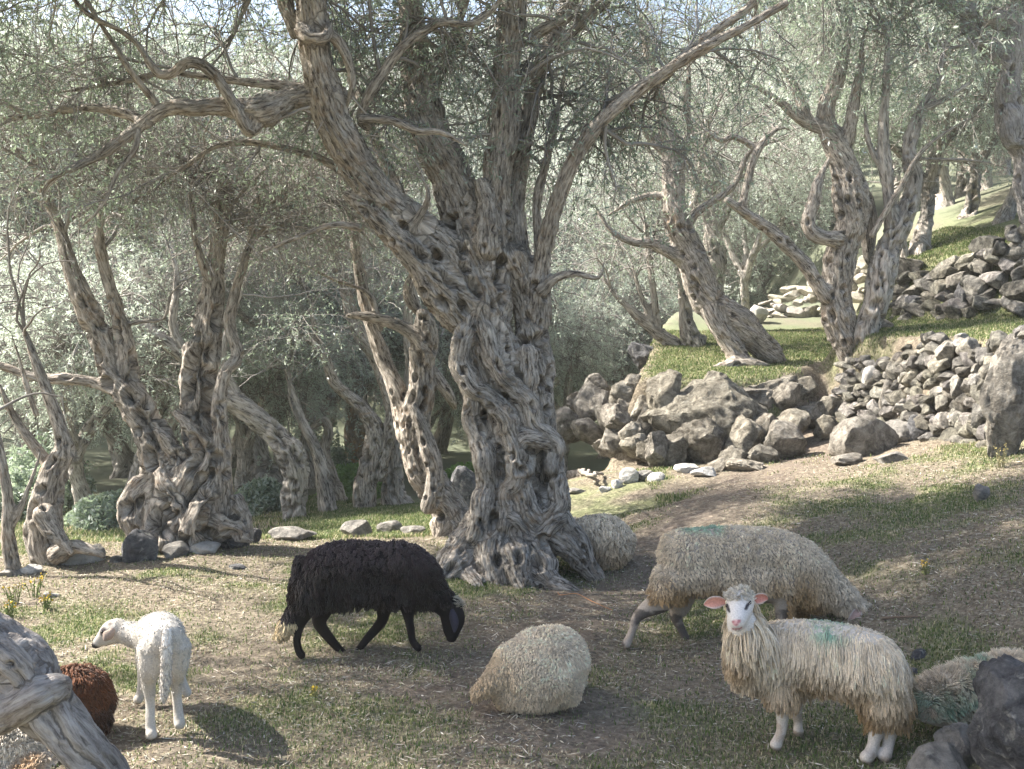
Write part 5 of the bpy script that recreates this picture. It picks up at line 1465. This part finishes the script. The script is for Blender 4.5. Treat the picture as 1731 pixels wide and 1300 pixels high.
lying('white and tan sheep cut off by the lower left corner under the root trunk', 4.2, [
    [(-60, 1270, 48, .05), (-10, 1262, 48, .05), (35, 1278, 40, .05)], [(60, 1310, 36, 0), (10, 1320, 45, 0), (-50, 1320, 48, 0)], [(-90, 1250, 30, .1), (-130, 1240, 20, .1), (-150, 1255, 13, .1)]],
    None, 12000, lambda p: 0.03 + 0.012 * vnoise(p * 6, 2), lambda s, p: blend(np.ones((len(p), 1)) * WHITE * 0.9, sstep(-0.02, 0.1, fbm(p * 5, 2, 3) * 0.3 + (s.p(0, 1282)[2] - p[:, 2])) * 0.9, (0.45, 0.29, 0.16)), (0.5, 0.42, 0.33), width=0.0042, grav=0.35)
def c9(s, p):
    n = fbm(p * 9, 3, 3)
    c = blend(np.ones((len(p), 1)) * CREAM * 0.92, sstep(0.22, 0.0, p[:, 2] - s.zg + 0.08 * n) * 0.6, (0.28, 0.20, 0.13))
    q = [(1600, 1190, .06), (1650, 1165, .055), (1575, 1195, .05), (1680, 1140, .05), (1625, 1175, .05)]
    m = np.zeros(len(p))
    for (a, b, rr) in q:
        d = np.hypot(p[:, 0] - s.p(a, b)[0], p[:, 2] - s.p(a, b)[2])
        m = np.maximum(m, sstep(rr * 1.7, rr * 0.4, d + 0.06 * n))
    return blend(c, m * (0.35 + 0.5 * vnoise(p * 30, 9)), (0.18, 0.40, 0.28))
lying('lying sheep daubed with green dye, half behind the dark lichen spotted boulder', 4.5, [
    [(1572, 1196, 36, .02), (1612, 1178, 38, .04), (1660, 1158, 36, .08), (1705, 1140, 32, .1)], [(1580, 1215, 32, 0), (1640, 1205, 36, .05), (1700, 1180, 36, .1)], [(1725, 1135, 22, .1), (1760, 1130, 17, .1), (1780, 1150, 11, .1)]],
    (1570, 1246), 14000, lambda p: 0.045 + 0.012 * vnoise(p * 6, 2), c9, (0.35, 0.32, 0.26), width=0.0045, grav=0.25, jit=0.3)

# ------------------------------------------------------------------ ground cover: litter, grass, twigs on the ground
def scatter(n, r, ylo, yhi, pw=1.6):
    """points on the ground spread so that the near ground is denser; world-space fan around the clearing"""
    u = r.random(n)
    y = ylo * (yhi / ylo) ** (u ** (1 / pw) if pw != 1 else u)
    x = r.uniform(-0.62, 0.62, n) * y
    return x, y
CR = np.random.default_rng(99)
def flakes(n, size, wr, colf, lo, hi, name, label, flat=0.25, keep=None):
    x, y = scatter(n, CR, lo, hi)
    g_, b_ = cover(x, y)
    if keep is not None:
        m = CR.random(n) < keep(g_, b_)
        x, y, g_, b_ = x[m], y[m], g_[m], b_[m]
    m = CR.random(len(x)) < sstep(-0.7, 0.25, fbm(np.stack([x * 2.2, y * 2.2, x * 0], -1), 3, 55))
    x, y, g_, b_ = x[m], y[m], g_[m], b_[m]
    n = len(x)
    z = ground_z(x, y)
    p = np.stack([x, y, z + CR.uniform(0.001, 0.012, n)], -1)
    a = CR.uniform(0, 2 * math.pi, n)
    d = np.stack([np.cos(a), np.sin(a), CR.normal(0, flat, n)], -1)
    d = nrm(d)
    s = size * CR.uniform(0.5, 1.3, n)[:, None]
    sd = nrm(np.cross(d, np.array([0, 0, 1.0]) + CR.normal(0, 0.35, (n, 3)))) * s * wr
    V = np.stack([p - d * s * 0.5, p + sd * 0.5, p + d * s * 0.5, p - sd * 0.5], 1).reshape(-1, 3)
    V[:, 2] = np.maximum(V[:, 2], np.repeat(z, 4) + 0.002)
    cols = np.repeat(colf(n, g_, b_), 4, 0)
    o = mesh(name, V, np.arange(n * 4).reshape(n, 4), LITTER, smooth=False, cols=cols)
    return tag(o, label, None, None, 'stuff')
LITTER = col_mat('leaf_litter', 0.9, 300, 0.1, 0.001)
def litcol(n, g_, b_):
    k = CR.random(n)[:, None]
    pal = np.array([[0.36, 0.33, 0.25], [0.26, 0.225, 0.155], [0.19, 0.145, 0.10], [0.52, 0.49, 0.42], [0.26, 0.26, 0.18], [0.12, 0.09, 0.07]])
    c = pal[CR.choice(6, n, p=[.22, .26, .20, .06, .12, .14])]
    return c * (0.8 + 0.4 * k)
flakes(280000, 0.025, 0.25, litcol, 3.4, 13.0, 'leaf_litter', 'dry fallen olive leaves strewn over the turf', keep=lambda g_, b_: 0.95 - 0.55 * g_ - 0.35 * b_)
def twcol(n, g_, b_):
    pal = np.array([[0.60, 0.55, 0.46], [0.34, 0.27, 0.2], [0.2, 0.15, 0.11]])
    return pal[CR.choice(3, n)] * CR.uniform(0.8, 1.2, (n, 1))
flakes(14000, 0.075, 0.06, twcol, 3.4, 12.0, 'fallen_twigs', 'thin dry twigs and straws lying on the ground', flat=0.12)

def grass(n, lo, hi, name, label, hgt=0.045, keep=None, box=None):
    if box is None:
        x, y = scatter(n, CR, lo, hi)
    else:
        x = CR.uniform(box[0], box[1], n); y = CR.uniform(box[2], box[3], n)
    g_, b_ = cover(x, y)
    m = CR.random(n) < keep(g_, b_)
    x, y, g_ = x[m], y[m], g_[m]
    n = len(x)
    z = ground_z(x, y)
    p = np.stack([x, y, z - 0.003], -1)
    a = CR.uniform(0, 2 * math.pi, n)
    h = hgt * CR.uniform(0.4, 1.3, n)[:, None]
    lean = np.stack([np.cos(a), np.sin(a), a * 0], -1) * CR.uniform(0.2, 1.0, n)[:, None]
    side = np.stack([-np.sin(a), np.cos(a), a * 0], -1) * 0.0021 * (1 + y[:, None] / 9)
    up = np.array([0, 0, 1.0])
    m1 = p + (up * 0.6 + lean * 0.25) * h
    t = p + (up * 0.95 + lean * 0.75) * h
    V = np.stack([p - side, p + side, m1 + side * 0.8, m1 - side * 0.8, t], 1).reshape(-1, 3)
    i = np.arange(n)[:, None] * 5
    F4 = i + np.array([[0, 1, 2, 3]]); F3 = i + np.array([[3, 2, 4]])
    pal = np.array([[0.10, 0.15, 0.045], [0.17, 0.21, 0.08], [0.27, 0.29, 0.13], [0.44, 0.39, 0.25], [0.07, 0.11, 0.035]])
    dry = CR.random(n) < 0.30 - 0.18 * g_
    c = pal[CR.choice([0, 1, 2, 4], n, p=[.32, .32, .2, .16])]
    c[dry] = pal[3]
    c = c * CR.uniform(0.8, 1.2, (n, 1))
    o = mesh(name, V, [F4, F3], GRASSM, smooth=False, cols=np.repeat(c, 5, 0))
    return tag(o, label, None, None, 'stuff')
gm_, gn, gb = newmat('grass_blades')
gn.links.new(attr(gn, 'col').outputs['Color'], gb.inputs['Base Color'])
gb.inputs['Roughness'].default_value = 0.6
tt = N(gn, 'ShaderNodeBsdfTranslucent')
gn.links.new(attr(gn, 'col').outputs['Color'], tt.inputs[0])
mx = N(gn, 'ShaderNodeMixShader'); mx.inputs[0].default_value = 0.35
gn.links.new(gb.outputs[0], mx.inputs[1]); gn.links.new(tt.outputs[0], mx.inputs[2])
gn.links.new(mx.outputs[0], gn.nodes['Material Output'].inputs[0])
GRASSM = gm_
grass(430000, 3.4, 9.5, 'grass', 'short patchy grass of the clearing', 0.022, keep=lambda g_, b_: np.clip(0.10 + 1.1 * g_ ** 1.3 - 0.1 * b_, 0, 1))
grass(90000, 0, 0, 'grass', 'bright grass beyond the edging stones', 0.045, keep=lambda g_, b_: np.clip(g_ * 1.2, 0, 1), box=(-3.2, 0.2, 9.4, 14))
grass(110000, 0, 0, 'grass', 'sparse pale grass among the trunks on the left', 0.06, keep=lambda g_, b_: np.clip(g_ + 0.35, 0, 1), box=(-9.5, -2.4, 9.4, 17))
grass(210000, 0, 0, 'grass', 'green grass of the shelves between the walls', 0.036, keep=lambda g_, b_: np.clip(g_ * 1.2, 0, 1), box=(1.4, 7.2, 9.3, 16.5))


# ------------------------------------------------------------------ small plants and sticks
PLANT = col_mat('plant', 0.8, 200, 0.1, 0.001)
def herb(px, py, hpx, wpx, n, stemc, headc, label, name, cat, seed, heads=True, group=None):
    r = np.random.default_rng(seed)
    Y = ground_Y(px, py, 3.0, 26) or 9.0
    k = Y / FPX
    b = np.array([(px - CX) * k, Y, gz((px - CX) * k, Y)])
    parts, cols, hd, hc = [], [], [], []
    for i in range(n):
        a = r.uniform(0, 6.28)
        off = np.array([math.cos(a), math.sin(a), 0]) * r.uniform(0.1, 1) * wpx * k * 0.5
        tip = off + np.array([0, 0, hpx * k * r.uniform(0.6, 1.1)])
        q = np.stack([off * 0.4, off * 0.6 + (tip - off) * 0.5, tip])
        V, F = sweep((b + q)[None], np.array([[0.0022, 0.0018, 0.0012]]) * (1 + Y / 8), 3)
        parts.append((V, F)); cols.append(np.ones((len(V), 1)) * np.array(stemc) * r.uniform(0.7, 1.2))
        for j in range(7):
            f = r.uniform(0.25, 1)
            c = b + q[0] * (1 - f) + tip * f
            d = nrm(r.normal(size=3)); e = nrm(np.cross(d, r.normal(size=3)))
            L = r.uniform(0.010, 0.022)
            if heads and f > 0.75:
                c = b + tip + r.normal(size=3) * 0.008
                hd.append((np.array([c, c + d * L * .6 + e * L * .4, c + d * L, c + d * L * .6 - e * L * .4]), [np.array([[0, 1, 2, 3]])]))
                hc.append(np.ones((4, 1)) * np.array(headc) * r.uniform(0.7, 1.2))
            else:
                parts.append((np.array([c, c + d * L * .6 + e * L * .3, c + d * L * 1.6, c + d * L * .6 - e * L * .3]), [np.array([[0, 1, 2, 3]])]))
                cols.append(np.ones((4, 1)) * np.array(stemc) * r.uniform(0.8, 1.4))
    o = empty(name, b, label, cat, group)
    V, F = join(parts); mesh('foliage', V, F, PLANT, o, smooth=False, cols=np.vstack(cols))
    if hd:
        V, F = join(hd); mesh('flowers', V, F, PLANT, o, smooth=False, cols=np.vstack(hc))
GF = 'small yellow flowering weeds'
YEL = (0.62, 0.42, 0.05)
for i, (px, py, h_, w_, lb) in enumerate([(25, 1022, 34, 44, 'yellow flowering weed nearest the left edge of the turf'), (58, 1012, 36, 36, 'yellow flowering weed second from the left edge'),
        (16, 1044, 26, 26, 'low yellow flowering weed just below the leftmost one'), (78, 1030, 24, 30, 'sparse yellow flowering weed to the right of the leftmost pair'), (180, 1038, 14, 20, 'tiny yellow weed above the lamb')][:4]):
    herb(px, py, h_, w_, 9, (0.16, 0.2, 0.07), YEL, lb, 'flowering_weed', 'weed', 500 + i, group=GF)
herb(1565, 975, 24, 24, 7, (0.2, 0.2, 0.08), (0.6, 0.4, 0.1), 'small yellowish weed alone in the shaded turf on the right', 'flowering_weed', 'weed', 510)
herb(1693, 792, 40, 34, 10, (0.4, 0.36, 0.2), (0.62, 0.5, 0.2), 'dry pale weed standing under the huge tan slab', 'dry_weed', 'weed', 511)
herb(530, 1180, 14, 12, 4, (0.3, 0.28, 0.1), YEL, 'tiny yellow bloom in the turf below the black sheep', 'flowering_weed', 'weed', 512)
herb(1690, 1290, 90, 110, 16, (0.32, 0.30, 0.17), (0.4, 0.36, 0.2), 'tuft of dry grass stalks growing from the base of the dark lichen spotted boulder', 'dry_grass_tuft', 'weed', 513, heads=False)
for i, (px, py, h_, w_, lb) in enumerate([(780, 735, 60, 50, 'green bush seen between the pale holed trunk and the great trunk'), (600, 800, 60, 70, 'bright green bush behind the curved trunk and the dark hollow olive'),
                                           (20, 855, 90, 110, 'low silvery bush at the left edge beyond the stones'), (185, 868, 60, 80, 'round green bush beyond the lawn left of the holed twin trunk'),
                                           (440, 845, 60, 60, 'dusty bush between the holed twin trunk and the curved trunk'),
                                           (540, 790, 90, 80, 'pale bush above the slim leaning trunks'), (75, 835, 120, 100, 'tall pale bush far behind the thin stemmed olive')]):
    Yb = 17.0 if i < 2 else (ground_Y(px, py + 20, 12, 30) or 19.0)
    c = P(px, py + h_ * .4, Yb); zb_ = gz(c[0], Yb)
    r = np.random.default_rng(600 + i)
    n_ = 6000
    d = nrm(r.normal(size=(n_, 3))) * (r.random((n_, 1)) ** 0.4) * np.array([w_, w_, h_]) * Yb / FPX * 0.8
    d[:, 2] = np.abs(d[:, 2]) * 1.2
    c0 = np.array([c[0], Yb, zb_]) + d * (1 + 0.3 * vnoise(d * 4, 3)[:, None])
    e1 = nrm(r.normal(size=(n_, 3))) * 0.045; e2 = nrm(np.cross(e1, r.normal(size=(n_, 3)))) * 0.018
    V = np.stack([c0 - e1, c0 + e2, c0 + e1, c0 - e2], 1).reshape(-1, 3)
    o = mesh('bush', V - np.array([c[0], Yb, zb_]), np.arange(n_ * 4).reshape(n_, 4), LEAF_BUSH if i < 2 else LEAF, smooth=False)
    o.location = (c[0], Yb, zb_)
    tag(o, lb, 'bush')
def stick(pts, label, col, name='stick', cat='stick', up=0.01):
    out = []
    for (px, py, rp, lift) in pts:
        Y = ground_Y(px, py, 3, 24) or 8.0
        x = (px - CX) / FPX * Y
        out.append([x, Y, gz(x, Y) + up + lift, rp * Y / FPX])
    ch = wobble(catmull(np.array(out), 0.02), 1.2, 9, 3)
    V, F = chain_tube(ch, 6)
    b = ch[0, :3].copy()
    o = mesh(name, V - b, F, PLANT, cols=np.ones((len(V), 1)) * np.array(col))
    o.location = tuple(b)
    tag(o, label, cat)
stick([(942, 1005, .7, 0), (950, 1012, .7, .01), (975, 1012, .6, .02), (1000, 1022, .6, .01), (1035, 1034, .5, 0)], 'thin orange stem lying on bare soil above the sleeping sheep', (0.42, 0.2, 0.09))
stick([(75, 1010, 3.5, 0), (100, 1011, 3, 0.0)], 'short grey stick lying left of the lamb', (0.4, 0.37, 0.33))
stick([(960, 808, 5, .02), (990, 806, 4, .03), (1018, 808, 2.5, .01)], 'grey surface root running out to the right of the great trunk', (0.3, 0.26, 0.22))
stick([(1490, 1052, 2, 0), (1520, 1050, 2, .01), (1556, 1050, 1.5, 0)], 'thin dark stick lying behind the rump of the long haired sheep', (0.16, 0.12, 0.09))
loose('wood_splinter', (430, 922, 22, 34, 8.6, 701), ROCK_DARK, 'upright dark wood splinter leaning among the edging stones', cat='wood', tilt=0.5, cuts=6)

# ------------------------------------------------------------------ haze
hz, hn, hb = newmat('haze_air')
hn.nodes.remove(hb)
pv = N(hn, 'ShaderNodeVolumePrincipled')
pv.inputs['Color'].default_value = (0.97, 1.0, 0.98, 1)
pv.inputs['Density'].default_value = 0.0012
pv.inputs['Anisotropy'].default_value = 0.0
hn.links.new(pv.outputs[0], hn.nodes['Material Output'].inputs['Volume'])
x0, x1, y0, y1, z0, z1 = -95, 95, -16, 132, float(gzv.min()) - 1, max(14.0, float(gzv.max()) + 8)
HV = np.array([[x, y, z] for x in (x0, x1) for y in (y0, y1) for z in (z0, z1)], float)
HF = np.array([[0, 1, 3, 2], [4, 6, 7, 5], [0, 4, 5, 1], [2, 3, 7, 6], [0, 2, 6, 4], [1, 5, 7, 3]])
tag(mesh('haze', HV, HF, hz, smooth=False), kind='stuff', label='thin pale air haze among the far olives')
